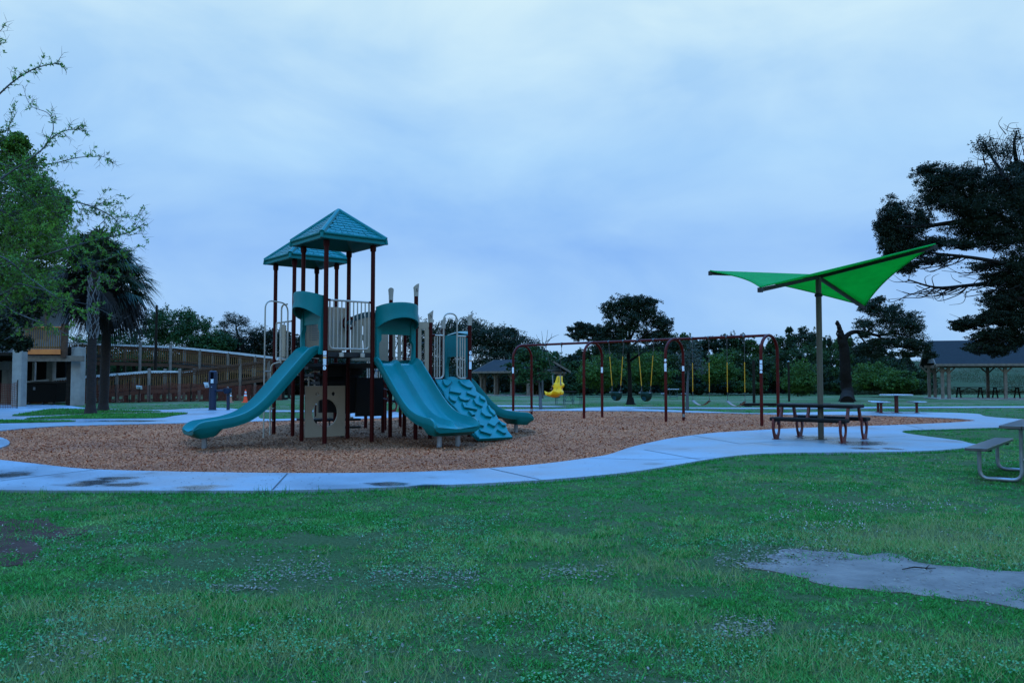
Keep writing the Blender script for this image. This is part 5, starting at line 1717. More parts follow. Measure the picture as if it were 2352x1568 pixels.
ramp('upper wooden ramp with pale handrail, sloping down to the right above the other ramp', [(150, 52.5, 3.72), (250, 54, 3.68), (392, 56, 3.60), (524, 58, 3.28), (670, 60.2, 2.80)], [188, 250, 321, 392, 458, 524, 585, 640], (321, 392), 1.12, 1.5,
     lambda u: rail_grey, wood_brown)
# orange safety net
def safety_net(pts, label, step=.07, name='safety_net', group=None):
    """pts: (u, Y, top height)"""
    root = thing(name, (gx(pts[0][0], pts[0][1]), pts[0][1], 0), label, 'net', group)
    P = [Vector((gx(u, Y), Y, z)) for u, Y, z in pts]
    mb = MB(); sk = MB()
    for a, b in zip(P[:-1], P[1:]):
        L = (V2(b.x, b.y) - V2(a.x, a.y)).length; n = max(2, int(L / step))
        for k in range(n):
            p = a.lerp(b, k / n); sag = -.08 * math.sin(math.pi * k / n)
            mb.box((p.x, p.y, (p.z + sag) / 2), (.018, .006, p.z + sag))
        for j in range(15):
            f = j / 14
            q = [a.lerp(b, t) for t in (0, .25, .5, .75, 1)]
            q = [Vector((p.x, p.y, .03 + (p.z - .08 * math.sin(math.pi * t) - .03) * f)) for p, t in zip(q, (0, .25, .5, .75, 1))]
            for x, y in zip(q[:-1], q[1:]): mb.bar(x, y, .006, .018)
        sk.tube([V2(a.x, a.y - .03), Vector((a.x, a.y - .03, a.z + .06))], .02, 6)
    sk.tube([V2(P[-1].x, P[-1].y - .03), Vector((P[-1].x, P[-1].y - .03, P[-1].z + .1))], .025, 6)
    mb.build('mesh', net_m, root); sk.build_each('stake', wood_dark, root)
safety_net([(188, 47.4, .95), (235, 48, 1.15), (268, 48.6, 1.05), (300, 49, 1.25), (345, 49.8, 1.0), (390, 50.6, 1.2), (440, 51.2, 1.15), (500, 52.2, 1.0), (580, 53.5, 1.05), (650, 54.6, 1.0)], 'long sagging orange safety net strung in front of the lower ramp')
safety_net([(-60, 36.5, 1.1), (0, 37.5, 1.2), (43, 38.2, 1.25)], 'short orange safety net with a dark stake beside the left house pillar')
# notice sheet
p = Vector((gx(321, 49.2), 49.2, 0))
o = thing('notice_board', p, 'small tilted white notice sheet standing in front of the orange net', 'sign')
mb = MB(); mb.box((p.x, p.y, .90), (.36, .02, .20), ax=(Vector((.97, 0, -.12)), Vector((0, .9, .4)), Vector((.12, -.4, .9)))); mb.build('notice_sheet', white_st, o)
mb = MB(); mb.bar(p + UP * 0, p + UP * .85 + Vector((0, .03, 0)), .04); mb.build('notice_stake', wood_dark, o)
mb = MB()
for k in range(3): mb.box((p.x, p.y - .03 , .94 - k * .035), (.22, .01, .014))
mb.build('print_line', grey_ink, o)
# bottle filler and drinking bowl
p = at(488, 941, .045)
df = thing('drinking_fountain', p, 'navy blue drinking fountain column with a side bowl and white notices on the round pad', 'drinking fountain')
mb = MB(); mb.lathe(p, [(.19, 0), (.19, .02), (.155, .03), (.155, 1.15)], 22); mb.build('column', fountain_m, df, smooth=True)
mb = MB(); mb.box(p + Vector((-.105, 0, 1.40)), (.09, .26, .5)); mb.box(p + Vector((.115, 0, 1.40)), (.08, .26, .5)); mb.box(p + Vector((0, .11, 1.40)), (.2, .06, .5)); mb.lathe(p + UP * 1.62, [(.155, 0), (.155, .05), (.13, .07)], 20)
mb.build('bottle_niche', fountain_m, df, smooth=False)
mb = MB(); mb.box(p + Vector((.0, -.10, 1.25)), (.13, .02, .17)); mb.build('notice_sheet', white_st, df)
mb = MB(); mb.box(p + Vector((-.25, -.05, 1.08)), (.20, .02, .24), ax=(Vector((1, 0, .05)), Vector((0, .9, .3)), Vector((-.2, -.3, .9)))); s_ = mb.build('notice_sheet', white_st, df)
mb = MB(); mb.box(p + Vector((-.245, -.085, 1.02)), (.10, .01, .07)); mb.build('notice_print', grey_ink, s_)
mb = MB(); mb.lathe(p + Vector((0, -.158, .99)), [(.02, -.02), (.03, 0), (.02, .02)], 10); mb.build('push_button', galv, df, smooth=True)
mb = MB(); mb.box(p + Vector((.34, 0, .84)), (.40, .10, .09)); mb.build('bowl_arm', fountain_m, df, bevel=.01)
mb = MB(); mb.lathe(p + Vector((.64, 0, .70)), [(.12, 0), (.17, .08), (.18, .24), (.15, .24), (.13, .18)], 20); mb.build('bowl', fountain_m, df, smooth=True)
mb = MB(); mb.tube([p + Vector((.64, .08, .92)), p + Vector((.64, .08, .99)), p + Vector((.64, .02, 1.0))], .016, 8); mb.build('spout', galv, df, smooth=True)
mb = MB(); mb.box(p + Vector((.66, .06, .34)), (.12, .10, .70)); mb.build('bowl_leg', fountain_m, df, bevel=.01)
# cones
def cone(p, m_, label, h=.74):
    root = thing('traffic_cone', (0, 0, 0), label, 'cone')
    mb = MB(); mb.box((0, 0, .02), (.36, .36, .04)); mb.build('base', m_, root, bevel=.01)
    mb = MB(); mb.lathe((0, 0, .04), [(.135, 0), (.085, h * .40), (.075, h * .48), (.045, h * .80), (.028, h)], 20); mb.build('cone_body', m_, root, smooth=True)
    for a, b in ((.46, .60), (.70, .84)):
        ra, rb = .135 - .107 * a + .004, .135 - .107 * b + .004
        mb = MB(); mb.lathe((0, 0, .04), [(ra, h * a), (rb, h * b)], 20); mb.build('collar', cone_w, root, smooth=True)
    root.location = p; return root
cone(V2(gx(565, 49.5), 49.5), cone_o, 'bright orange traffic cone on the grass near the ramp')
cone(V2(gx(530, 49), 49), cone_f, 'faded pinkish traffic cone beside the drinking fountain', .72)
# dumpster
p = at(107, 927); p.y = 45.4; p.x = gx(107, 45.4); p.z = 0
du = thing('dumpster', p, 'black wheeled dumpster between the pale house pillars', 'dumpster')
mb = MB()
mb.add([p + Vector(q) for q in ((-.80, -.5, .14), (.80, -.5, .14), (.80, .5, .14), (-.80, .5, .14), (-.90, -.58, 1.12), (.90, -.58, 1.12), (.90, .55, 1.22), (-.90, .55, 1.22))], [(3, 2, 1, 0), (0, 1, 5, 4), (1, 2, 6, 5), (2, 3, 7, 6), (3, 0, 4, 7), (4, 5, 6, 7)])
mb.build('bin_body', black_bin, du, bevel=.02)
mb = MB(); mb.box(p + Vector((-.46, 0, 1.19)), (.90, 1.22, .05), ax=(Vector((1, 0, 0)), Vector((0, 1, .08)), UP)); mb.box(p + Vector((.46, 0, 1.19)), (.90, 1.22, .05), ax=(Vector((1, 0, 0)), Vector((0, 1, .08)), UP)); mb.build_each('lid', black_bin, du, bevel=.015)
for x in (-.65, 0.1, .65):
    mb = MB(); mb.tube([p + Vector((x - .03, -.40, .08)), p + Vector((x + .03, -.40, .08))], .08, 12); mb.build('wheel', black, du)
mb = MB(); mb.box(p + Vector((-.30, -.585, .88)), (.12, .01, .16)); mb.build('label_plate', M('dull plate', (.10, .10, .11), .6), du)
# lamp pole behind the lower ramp
p = Vector((gx(357.5, 54), 54, 0))
o = thing('light_pole', p, 'plain brown pole rising between the two ramps beside the palm', 'pole')
mb = MB(); mb.tube([p, p + UP * 3, p + UP * 6.2], [.10, .09, .08], 10); mb.build('pole_shaft', wood_dark, o, smooth=True)
mb = MB(); mb.lathe(p + UP * 6.16, [(.085, 0), (.095, .03), (.02, .08)], 10); mb.build('pole_cap', wood_dark, o, smooth=True)

# ------------------------------------------------------------------ pavilions
def pavilion(P2, P1, P3, ze, zr, label, posts, ridge_ov=.0, th=.14):
    """P2-P1 gable end, P2-P3 long eave; posts: (fraction along the gable, fraction along the eave)"""
    P1, P2, P3 = V2(*P1), V2(*P2), V2(*P3)
    P4 = P1 + (P3 - P2)
    g_, e_ = P1 - P2, P3 - P2
    root = thing('pavilion', (P1 + P3) / 2, label, 'pavilion')
    R0, R1 = (P1 + P2) / 2 + UP * zr, (P3 + P4) / 2 + UP * zr
    for a, b, c, d in ((P2, P3, R1, R0), (P4, P1, R0, R1)):
        a, b = a + UP * ze, b + UP * ze
        mb = MB(); V_ = [a, b, c, d] + [q - UP * th for q in (a, b, c, d)]
        mb.add(V_, [(0, 1, 2, 3), (7, 6, 5, 4), (0, 4, 5, 1), (1, 5, 6, 2), (2, 6, 7, 3), (3, 7, 4, 0)])
        mb.build('roof', shingle, root)
        mb = MB(); mb.bar(a - UP * .05 + (a - d).normalized() * .03, b - UP * .05 + (a - d).normalized() * .03, .05, .16); mb.build('fascia', wood_grey, root)
    for a, b, r_ in ((P2, P1, R0), (P3, P4, R1)):
        s_ = (a - (P3 if a == P2 else P2)).normalized() * .03
        for q in (a, b):
            mb = MB(); mb.bar(q + UP * (ze - .08) + s_, r_ - UP * .08 + s_, .05, .17); mb.build('rake_board', wood_grey, root)
        ins = -s_ * 14
        mb = MB(); w_ = .86
        A_, B_ = r_.lerp(a + UP * ze, w_) + ins - UP * .12, r_.lerp(b + UP * ze, w_) + ins - UP * .12
        mb.add([A_, B_, r_ + ins - UP * .14, A_ + ins * .1, B_ + ins * .1, r_ + ins * 1.1 - UP * .14], [(0, 1, 2), (5, 4, 3), (0, 3, 4, 1), (1, 4, 5, 2), (2, 5, 3, 0)])
        mb.build('gable_wall', siding, root)
    for fg, fe in posts:
        p = P2 + g_ * fg + e_ * fe
        mb = MB(); mb.box(p + UP * ((ze - .05) / 2), (.19, .19, ze - .05), math.atan2(g_.y, g_.x)); po = mb.build('post', wood_grey, root, bevel=.01)
        mb = MB()
        for d in (e_.normalized(), -e_.normalized()):
            mb.bar(p + UP * (ze - .65), p + d * .55 + UP * (ze - .10), .09, .09)
        mb.build_each('brace', wood_grey, po)
    mb = MB()
    for fg in (.12, .88):
        mb.bar(P2 + g_ * fg - e_ * -.02 + UP * (ze - .12), P2 + g_ * fg + e_ * .98 + UP * (ze - .12), .10, .2)
    for fe in (.06, .94):
        mb.bar(P2 + e_ * fe + g_ * .1 + UP * (ze - .13), P2 + e_ * fe + g_ * .9 + UP * (ze - .13), .10, .2)
    mb.build_each('beam', wood_grey, root)
    ctr = (P1 + P3) / 2
    mb = MB(); mb.box(ctr + UP * .03, (g_.length * .94, e_.length * .96, .06), math.atan2(g_.y, g_.x)); mb.build('floor_slab', conc_pillar, root)
    return root, P2, g_, e_
pv, q2, g_, e_ = pavilion((1.19, 66.7), (4.94, 70.0), (-3.45, 72.0), 2.06, 3.12, 'small open pavilion with a dark gable roof under the trees, left of the swings',
    [(.12, .07), (.20, .07), (.88, .07), (.80, .07), (.12, .36), (.12, .66), (.12, .93), (.20, .93), (.88, .5), (.88, .93), (.5, .93)])
e2 = Vector((.967, -.255, 0)); g2 = Vector((.255, .967, 0))
fc = V2(29.2, 57.0)
b2 = fc + g2 * 5
pv2, q2, g_, e_ = pavilion((fc.x, fc.y), (b2.x, b2.y), (fc + e2 * 10).to_tuple()[:2], 2.44, 4.15, 'large open picnic pavilion with a blue grey gable roof at the right edge',
    [(.10, .05), (.10, .09), (.90, .05), (.90, .09), (.10, .44), (.90, .44), (.10, .80), (.90, .80), (.10, .95)])
def wood_table(label, group):
    root = thing('picnic_table', (0, 0, 0), label, 'picnic table', group)
    mb = MB()
    for k in range(4): mb.box((0, (k - 1.5) * .19, .75), (1.9, .18, .04))
    mb.build('tabletop', wood_dark, root)
    for s_ in (-1, 1):
        mb = MB(); mb.box((0, s_ * .68, .45), (1.9, .26, .04)); mb.build('seat', wood_dark, root)
    for s_ in (-.7, .7):
        mb = MB()
        for y in (-1, 1): mb.bar((s_, y * .62, 0), (s_, y * .20, .73), .09, .05)
        mb.bar((s_, -.75, .42), (s_, .75, .42), .08, .04); mb.bar((s_, -.35, .71), (s_, .35, .71), .08, .04)
        mb.build('leg', wood_dark, root)
    mb = MB()
    for s_ in (-.7, .7): mb.bar((s_ * .9, 0, .43), (0, 0, .72), .07, .04)
    mb.build_each('brace', wood_dark, root)
    return root
GT = 'dark picnic tables under the right pavilion'
w1 = wood_table('dark picnic table under the right pavilion, leftmost in the row', GT)
rz = math.atan2(-.255, .967)
cc_ = fc + e2 * 2.9 + g2 * 3.4
w1.location = cc_ + UP * .06; w1.rotation_euler = (0, 0, rz)
copy_tree(w1, cc_ + e2 * 2.35 + UP * .06, rz, 'dark picnic table under the right pavilion, behind the middle front post')
copy_tree(w1, cc_ + e2 * 4.6 + UP * .06, rz, 'dark picnic table under the right pavilion, last one before the picture edge')

# ------------------------------------------------------------------ trees
rt_ = np.random.RandomState(4)
def leaf_quads(c, size, rg_, asp=.5, upb=0.0, flat=0.0):
    n = len(c)
    t = rg_.normal(0, 1, (n, 3)); t[:, 2] += upb
    t[:, 2] *= (1 - flat)
    t /= np.linalg.norm(t, axis=1)[:, None]
    q = rg_.normal(0, 1, (n, 3))
    b = np.cross(t, q); b /= np.linalg.norm(b, axis=1)[:, None] + 1e-9
    s = (size * rg_.uniform(.6, 1.25, n))[:, None]
    return np.stack([c - t * s, c + b * s * asp, c + t * s, c - b * s * asp], 1)
def lobe_pts(lobes, n_per, rg_, clump=.28, k_cl=26, hollow=.35):
    """lobes: (u, v, Y, ru px, rv px[, weight])"""
    out = []
    for L in lobes:
        u, v, Y, ru, rv = L[:5]; wt = L[5] if len(L) > 5 else 1.0
        c = np.array(aty(u, v, Y)); mx_, mz = ru / F * Y, rv / F * Y
        my = mx_ * .85
        k = max(6, int(k_cl))
        d = rg_.normal(0, 1, (k, 3)); d /= np.linalg.norm(d, axis=1)[:, None]
        r_ = rg_.uniform(hollow, 1, k) ** .6
        cl = d * r_[:, None]
        n = int(n_per * wt)
        i = rg_.randint(0, k, n)
        ns_ = 9
        sub_ = cl[:, None, :] + rg_.normal(0, 1, (k, ns_, 3)) * clump
        off = rg_.normal(0, 1, (n, 3)) * clump * .36
        p = (sub_[i, rg_.randint(0, ns_, n)] + off) * np.array([mx_, my, mz]) + c
        out.append(p)
    return np.concatenate(out)
def crown(parent, mat, lobes, n_per, leaf, seed, clump=.2, k_cl=30, name='crown', upb=.2, asp=.5, zmin=.1, hollow=.35):
    rg_ = np.random.RandomState(seed)
    p = lobe_pts(lobes, n_per, rg_, clump, k_cl, hollow)
    p = p[p[:, 2] > zmin]
    return np_obj(name, leaf_quads(p, leaf, rg_, asp, upb).reshape(-1, 3), 4, mat, parent)
def limb(mb, P, r0, r1, n=8, wob=0.0, rg_=rt_):
    P = catmull([Vector(p) for p in P], 5)
    m = len(P)
    P = [p + Vector(rg_.normal(0, wob, 3)) if 0 < i < m - 1 and wob else p for i, p in enumerate(P)]
    mb.tube(P, [r0 + (r1 - r0) * (i / (m - 1)) ** .8 for i in range(m)], n)
# centre oak behind the bucket swings
Y = 45.2
tr_ = thing('oak_tree', at(1448, 928.7), 'dark spreading oak with a slim black trunk on the lawn behind the bucket swings', 'tree')
mb = MB()
limb(mb, [aty(1449, 932, Y), aty(1447, 915, Y), aty(1446, 860, Y), aty(1443, 800, Y), aty(1450, 740, Y)], .17, .06)
mb.tube([at(1448, 929) + UP * -.1, at(1448, 929) + UP * .10, at(1448, 929) + UP * .4], [.40, .23, .165], 10)
for P in ([(1444, 810), (1400, 785), (1350, 770), (1320, 765)], [(1446, 800), (1480, 770), (1510, 745)], [(1444, 790), (1430, 740), (1410, 710)], [(1447, 780), (1470, 730), (1480, 700)], [(1445, 830), (1490, 800), (1520, 790)]):
    limb(mb, [aty(u, v, Y + rt_.normal(0, .4)) for u, v in P], .08, .02, 6)
mb.build('trunk', bark, tr_, smooth=True)
crown(tr_, leaf_dark, [(1412, 712, Y, 32, 26), (1452, 700, Y, 34, 20), (1490, 712, Y, 32, 24), (1515, 745, Y, 26, 22), (1450, 742, Y, 44, 28, 1.3), (1420, 760, Y, 34, 24), (1355, 760, Y, 30, 20), (1328, 768, Y, 20, 14, .5), (1390, 782, Y, 34, 12, .7), (1498, 775, Y, 34, 18), (1340, 748, Y, 18, 10, .4), (1440, 800, Y, 70, 12, .7), (1380, 770, Y, 30, 20, .7), (1520, 770, Y, 22, 14, .6), (1438, 690, Y, 16, 10, .4), (1495, 695, Y, 14, 9, .3), (1312, 755, Y, 10, 7, .2)],
      5200, .048, 21, clump=.23, k_cl=20, hollow=.1)
# windswept oak mass on the left of the pavilion
def mass(name, label, lobes, n_per, leaf, seed, mat, trunk_u, Y, cat='tree', **k):
    root = thing(name, V2(gx(trunk_u, Y), Y), label, cat)
    mb = MB(); limb(mb, [V2(gx(trunk_u, Y), Y), V2(gx(trunk_u, Y) + .2, Y) + UP * 1.6, V2(gx(trunk_u, Y) - .3, Y) + UP * 3.2], .28, .1)
    mb.build('trunk', bark, root, smooth=True)
    crown(root, mat, lobes, n_per, leaf, seed, **k)
    return root
Y = 80
mass('windswept_oak', 'broad dark windswept oak with a sloping crown behind the left pavilion', [(965, 775, Y, 45, 35), (1015, 768, Y, 55, 32), (1065, 765, Y, 50, 32), (1110, 772, Y, 50, 30), (1155, 785, Y, 45, 28), (1195, 800, Y, 40, 26), (1225, 815, Y, 28, 20), (1000, 815, Y, 70, 35), (1075, 815, Y, 80, 35), (1150, 825, Y, 70, 30), (1060, 855, Y - 1, 120, 28), (940, 850, Y, 60, 40), (1180, 860, Y, 60, 30), (1172, 762, Y, 14, 10, .4)],
     7000, .085, 31, leaf_dark, 1090, Y, clump=.22, k_cl=40)
sp = MB(); rr = random.Random(2)
o = [x for x in C.objects if x.name.startswith('windswept_oak')][0]
for k in range(150):
    u = rr.uniform(985, 1180); v = 742 + max(0, (u - 1060)) * .22 + max(0, 1030 - u) * .15 + rr.uniform(-2, 14)
    a = aty(u, v, Y + rr.uniform(-2, 2)); sp.tube([a, a + Vector((rr.uniform(.1, .5), 0, rr.uniform(.3, .75)))], [.05, .01], 3, cap=False)
sp.build('sprigs', leaf_pine, o)
Y = 68
mass('bushy_oak', 'rounded mid green bushy oak behind the ramps, right of the palms', [(365, 745, Y, 40, 34), (405, 745, Y, 45, 34), (450, 765, Y, 45, 32), (490, 785, Y, 35, 22), (340, 790, Y, 60, 40), (400, 800, Y, 70, 40), (470, 805, Y, 50, 28), (515, 790, Y, 25, 18), (270, 800, Y, 60, 40), (200, 810, Y, 60, 40), (330, 835, Y, 80, 26)], 5200, .085, 33, leaf_mid, 410, Y, clump=.2, k_cl=36)
Y = 70
pt = thing('pine_tree', V2(gx(556, Y), Y), 'wispy dark pine with a forked trunk standing above the dark bushes behind the ramps', 'tree')
mb = MB()
limb(mb, [V2(gx(560, Y), Y), aty(558, 830, Y), aty(556, 795, Y), aty(545, 765, Y), aty(540, 730, Y)], .20, .05)
for P in ([(556, 795), (575, 770), (600, 755)], [(548, 770), (520, 762), (500, 765)], [(543, 745), (525, 735), (520, 728)], [(544, 750), (565, 735)]): limb(mb, [aty(u, v, Y) for u, v in P], .07, .015, 5)
mb.build('trunk', bark, pt, smooth=True)
crown(pt, leaf_pine, [(535, 730, Y, 20, 13), (545, 748, Y, 30, 14), (515, 745, Y, 14, 8, .6), (560, 738, Y, 14, 10, .5), (508, 765, Y, 16, 8, .6), (575, 762, Y, 26, 12), (598, 752, Y, 12, 10, .3), (545, 768, Y, 30, 10, .8), (560, 785, Y, 30, 10, .6)], 950, .10, 35, clump=.3, k_cl=22, asp=.18)
Y = 72
mass('dark_bush', 'dark brown green bush mass under the pine behind the ramps', [(520, 795, Y, 40, 24), (570, 800, Y, 50, 26), (620, 795, Y, 45, 28), (665, 800, Y, 40, 26), (700, 815, Y, 40, 25), (540, 825, Y, 70, 24), (620, 828, Y, 70, 24), (600, 775, Y, 30, 14, .6), (640, 770, Y, 22, 14, .5), (740, 840, Y, 50, 30), (800, 850, Y, 50, 30), (860, 850, Y, 50, 30)], 4800, .085, 37, leaf_blk, 610, Y, cat='bush', clump=.22, k_cl=36)
# sapling by the swings
Y = 39
sg = thing('young_tree', at(1241, 937.8), 'small fresh green tree on the lawn beside the first swing arch', 'tree')
mb = MB()
limb(mb, [at(1242, 940), aty(1240, 900, Y), aty(1237, 860, Y), aty(1238, 815, Y)], .09, .02)
for P in ([(1238, 870), (1210, 850), (1175, 843)], [(1238, 860), (1262, 845), (1290, 840)], [(1238, 840), (1225, 815), (1215, 798)]): limb(mb, [aty(u, v, Y) for u, v in P], .035, .01, 5)
mb.build('trunk', bark_g, sg, smooth=True)
crown(sg, leaf_mid, [(1215, 808, Y, 28, 16), (1240, 825, Y, 36, 18), (1205, 845, Y, 36, 14), (1250, 835, Y, 18, 13, .5), (1228, 858, Y, 40, 14), (1178, 838, Y, 18, 6, .35), (1195, 822, Y, 18, 9, .4), (1215, 872, Y, 36, 9, .5)], 900, .07, 41, clump=.24, k_cl=24)
Y = 37
s2 = thing('young_tree', at(1578.6, 940.8), 'thin grey young tree with sparse bluish leaves between the swing bays', 'tree')
mb = MB()
limb(mb, [at(1578.6, 942), aty(1579, 890, Y), aty(1582, 840, Y), aty(1584, 790, Y)], .085, .02)
for P in ([(1581, 850), (1600, 830), (1612, 800)], [(1582, 860), (1570, 830), (1562, 812)], [(1582, 840), (1605, 850), (1620, 858)]): limb(mb, [aty(u, v, Y) for u, v in P], .025, .006, 5)
mb.build('trunk', bark_g, s2, smooth=True)
crown(s2, leaf_grey, [(1590, 815, Y, 24, 22), (1602, 845, Y, 22, 16), (1572, 830, Y, 16, 18), (1590, 792, Y, 16, 10, .6)], 420, .05, 43, clump=.3, k_cl=16)
# bare twigs above the pavilion
Y = 60
bt = thing('bare_tree', V2(gx(1245, Y), Y), 'thin bare tree with pale upright twigs above the left pavilion', 'tree')
mb = MB()
limb(mb, [V2(gx(1246, Y), Y), aty(1246, 840, Y), aty(1246, 800, Y)], .08, .04, 6)
for P in ([(1246, 805), (1238, 785), (1232, 768)], [(1246, 805), (1246, 780), (1244, 760)], [(1246, 800), (1255, 780), (1258, 757)], [(1250, 795), (1264, 778), (1268, 765)], [(1254, 785), (1270, 774), (1284, 768)], [(1240, 790), (1228, 780), (1226, 774)]):
    limb(mb, [aty(u, v, Y) for u, v in P], .03, .008, 4, cap_ if False else 0.0)
mb.build('trunk', bark_g, bt, smooth=True)
# broken tree
Y = 52
sk_ = thing('broken_tree', at(1945, 921), 'broken topped dead looking trunk with one leaning leafy branch to the right, beyond the shade', 'tree')
mb = MB()
limb(mb, [at(1946, 924), aty(1945, 900, Y), aty(1942, 850, Y), aty(1938, 800, Y), aty(1932, 775, Y)], .40, .27, 12, .03)
mb.tube([at(1946, 921) - UP * .1, at(1946, 921) + UP * .15, at(1946, 921) + UP * .5], [.62, .46, .38], 12)
limb(mb, [aty(1933, 785, Y), aty(1930, 765, Y), aty(1926, 748, Y), aty(1924, 737, Y)], .26, .08, 8, .04)
limb(mb, [aty(1931, 770, Y), aty(1925, 760, Y), aty(1921, 768, Y)], .12, .04, 6)
limb(mb, [aty(1928, 750, Y), aty(1921, 744, Y), aty(1919, 741, Y)], .10, .04, 6)
limb(mb, [aty(1936, 790, Y), aty(1944, 772, Y), aty(1962, 762, Y), aty(1990, 764, Y), aty(2020, 770, Y), aty(2060, 760, Y)], .20, .06, 8)
for P in ([(1990, 764), (2010, 745), (2040, 730)], [(2010, 768), (2050, 790), (2080, 800)], [(2040, 765), (2080, 770), (2110, 790)], [(1970, 762), (1990, 790), (2020, 815)]): limb(mb, [aty(u, v, Y) for u, v in P], .08, .02, 5)
mb.build('trunk', bark, sk_, smooth=True)
crown(sk_, leaf_dark, [(2000, 705, Y, 26, 16), (2035, 715, Y, 34, 20), (2075, 735, Y, 40, 22), (2100, 760, Y, 36, 26), (2040, 750, Y, 42, 22), (1990, 745, Y, 24, 14, .6), (2065, 785, Y, 44, 16), (2110, 795, Y, 28, 14), (2020, 790, Y, 34, 12, .7), (1985, 768, Y, 18, 8, .4), (2085, 812, Y, 30, 9, .6), (2020, 690, Y, 14, 8, .4), (2135, 815, Y, 16, 8, .4), (1985, 800, Y, 26, 10, .5), (2010, 815, Y, 22, 8, .4)], 4800, .05, 51, clump=.26, k_cl=20, hollow=.1)
# thickets
def skyline(S_, u):
    for (a, va), (b, vb) in zip(S_[:-1], S_[1:]):
        if a <= u <= b: return va + (vb - va) * (u - a) / (b - a)
    return S_[-1][1]
def thicket(name, S_, u0, u1, label, seed, base=903, Yf=72, Yb=82, n_per=3600, leaf=.095, mat=leaf_thk):
    rg_ = np.random.RandomState(seed); lobes = []
    u = u0
    while u < u1:
        top_ = skyline(S_, u)
        H_ = base - top_
        r_ = rg_.uniform(20, 34)
        lobes.append((u, top_ + 14 + rg_.uniform(-12, 12), Yb + rg_.uniform(-2, 2), r_ * rg_.uniform(.6, 1), rg_.uniform(14, 26)))
        if rg_.uniform() < .5: lobes.append((u + rg_.uniform(-14, 14), top_ + rg_.uniform(-10, 2), Yb + rg_.uniform(-2, 2), rg_.uniform(6, 12), rg_.uniform(6, 14), .16))
        lobes.append((u + rg_.uniform(-12, 12), top_ + H_ * .42 + rg_.uniform(-8, 8), (Yf + Yb) / 2 + rg_.uniform(-2, 2), r_ * 1.1, H_ * .20))
        lobes.append((u + rg_.uniform(-12, 12), top_ + H_ * .70 + rg_.uniform(-8, 6), Yf + 2 + rg_.uniform(-2, 2), r_, H_ * .18, .9))
        if rg_.uniform() < .75: lobes.append((u + rg_.uniform(-12, 12), base - 12 + rg_.uniform(-6, 4), Yf + rg_.uniform(-1, 1.5), r_ * .9, 12, .6))
        u += rg_.uniform(20, 30)
    p = lobe_pts(lobes, n_per, rg_, .18, 34, .35)
    p = p[p[:, 2] > .05]
    o = np_obj(name, leaf_quads(p, leaf, rg_, .5, .2).reshape(-1, 3), 4, mat)
    tag(o, label, 'woodland', kind='stuff')
S1 = [(1230, 830), (1260, 822), (1300, 815), (1340, 795), (1400, 790), (1480, 800), (1550, 785), (1590, 778), (1620, 772), (1660, 782), (1700, 784), (1740, 800), (1770, 800)]
S2 = [(1760, 800), (1790, 778), (1820, 764), (1860, 770), (1900, 772), (1960, 792), (2010, 802), (2060, 815), (2110, 838), (2150, 852)]
thicket('thicket', S1, 1240, 1765, 'mixed green thicket closing the lawn behind the swings', 61)
thicket('thicket', S2, 1775, 2140, 'dark green thicket closing the lawn behind the broken tree', 62, Yf=74, Yb=86)
# dark wood floor and back wall of stems so no light shows under the thickets
mb = MB(); rr = random.Random(9)
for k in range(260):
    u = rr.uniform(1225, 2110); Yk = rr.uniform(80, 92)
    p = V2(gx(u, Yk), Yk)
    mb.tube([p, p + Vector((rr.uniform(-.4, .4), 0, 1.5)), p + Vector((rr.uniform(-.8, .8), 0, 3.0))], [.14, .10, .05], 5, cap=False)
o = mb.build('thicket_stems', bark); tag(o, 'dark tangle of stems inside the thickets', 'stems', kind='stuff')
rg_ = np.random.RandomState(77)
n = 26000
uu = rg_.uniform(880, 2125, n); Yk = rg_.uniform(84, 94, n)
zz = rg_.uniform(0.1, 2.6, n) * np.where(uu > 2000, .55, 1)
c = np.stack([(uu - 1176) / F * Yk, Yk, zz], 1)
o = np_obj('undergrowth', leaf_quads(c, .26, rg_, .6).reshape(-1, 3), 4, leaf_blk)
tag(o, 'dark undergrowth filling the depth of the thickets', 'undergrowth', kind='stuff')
n = 14000
uu = rg_.uniform(150, 900, n); Yk = rg_.uniform(74, 80, n)
c = np.stack([(uu - 1176) / F * Yk, Yk, rg_.uniform(.1, 3.4, n)], 1)
o = np_obj('undergrowth', leaf_quads(c, .26, rg_, .6).reshape(-1, 3), 4, leaf_blk)
tag(o, 'dark undergrowth behind the ramps on the left', 'undergrowth', kind='stuff')
# dune on the right
mb = MB(); nx_, ny_ = 60, 14
V_ = []
for j in range(ny_ + 1):
    for i in range(nx_ + 1):
        Yd = 82 + 60 * j / ny_; u = 1900 + 900 * i / nx_
        x = gx(u, Yd)
        h = 4.3 * math.sin(math.pi * min(1, j / ny_ * 1.25) * .5) ** 1.3 * min(1, max(0, (u - 1900) / 160))
        h += .35 * mnoise.noise(Vector((x * .12, Yd * .1, 1))) * min(1, j / 3)
        V_.append((x, Yd, max(-.05, h) if j else -.05))
mb.add(V_, [(j * (nx_ + 1) + i, j * (nx_ + 1) + i + 1, (j + 1) * (nx_ + 1) + i + 1, (j + 1) * (nx_ + 1) + i) for j in range(ny_) for i in range(nx_)])
dn = mb.build('dune', M('dune ground', (.038, .050, .022), .95, (.058, .062, .032), .25, spec=.05, contrast=(.45, .65)), smooth=True); dn['kind'] = 'structure'
n = 60000
uu = rg_.uniform(1950, 2600, n); Yk = 82 + 40 * rg_.uniform(0, 1, n) ** 1.2
xx = (uu - 1176) / F * Yk
k = fbm(xx, Yk, .22, 90) > .47
uu, Yk, xx = uu[k], Yk[k], xx[k]
j = (Yk - 82) / 60
hh = 4.3 * np.sin(np.pi * np.minimum(1, j * 1.25) * .5) ** 1.3 * np.minimum(1, np.maximum(0, (uu - 1900) / 160))
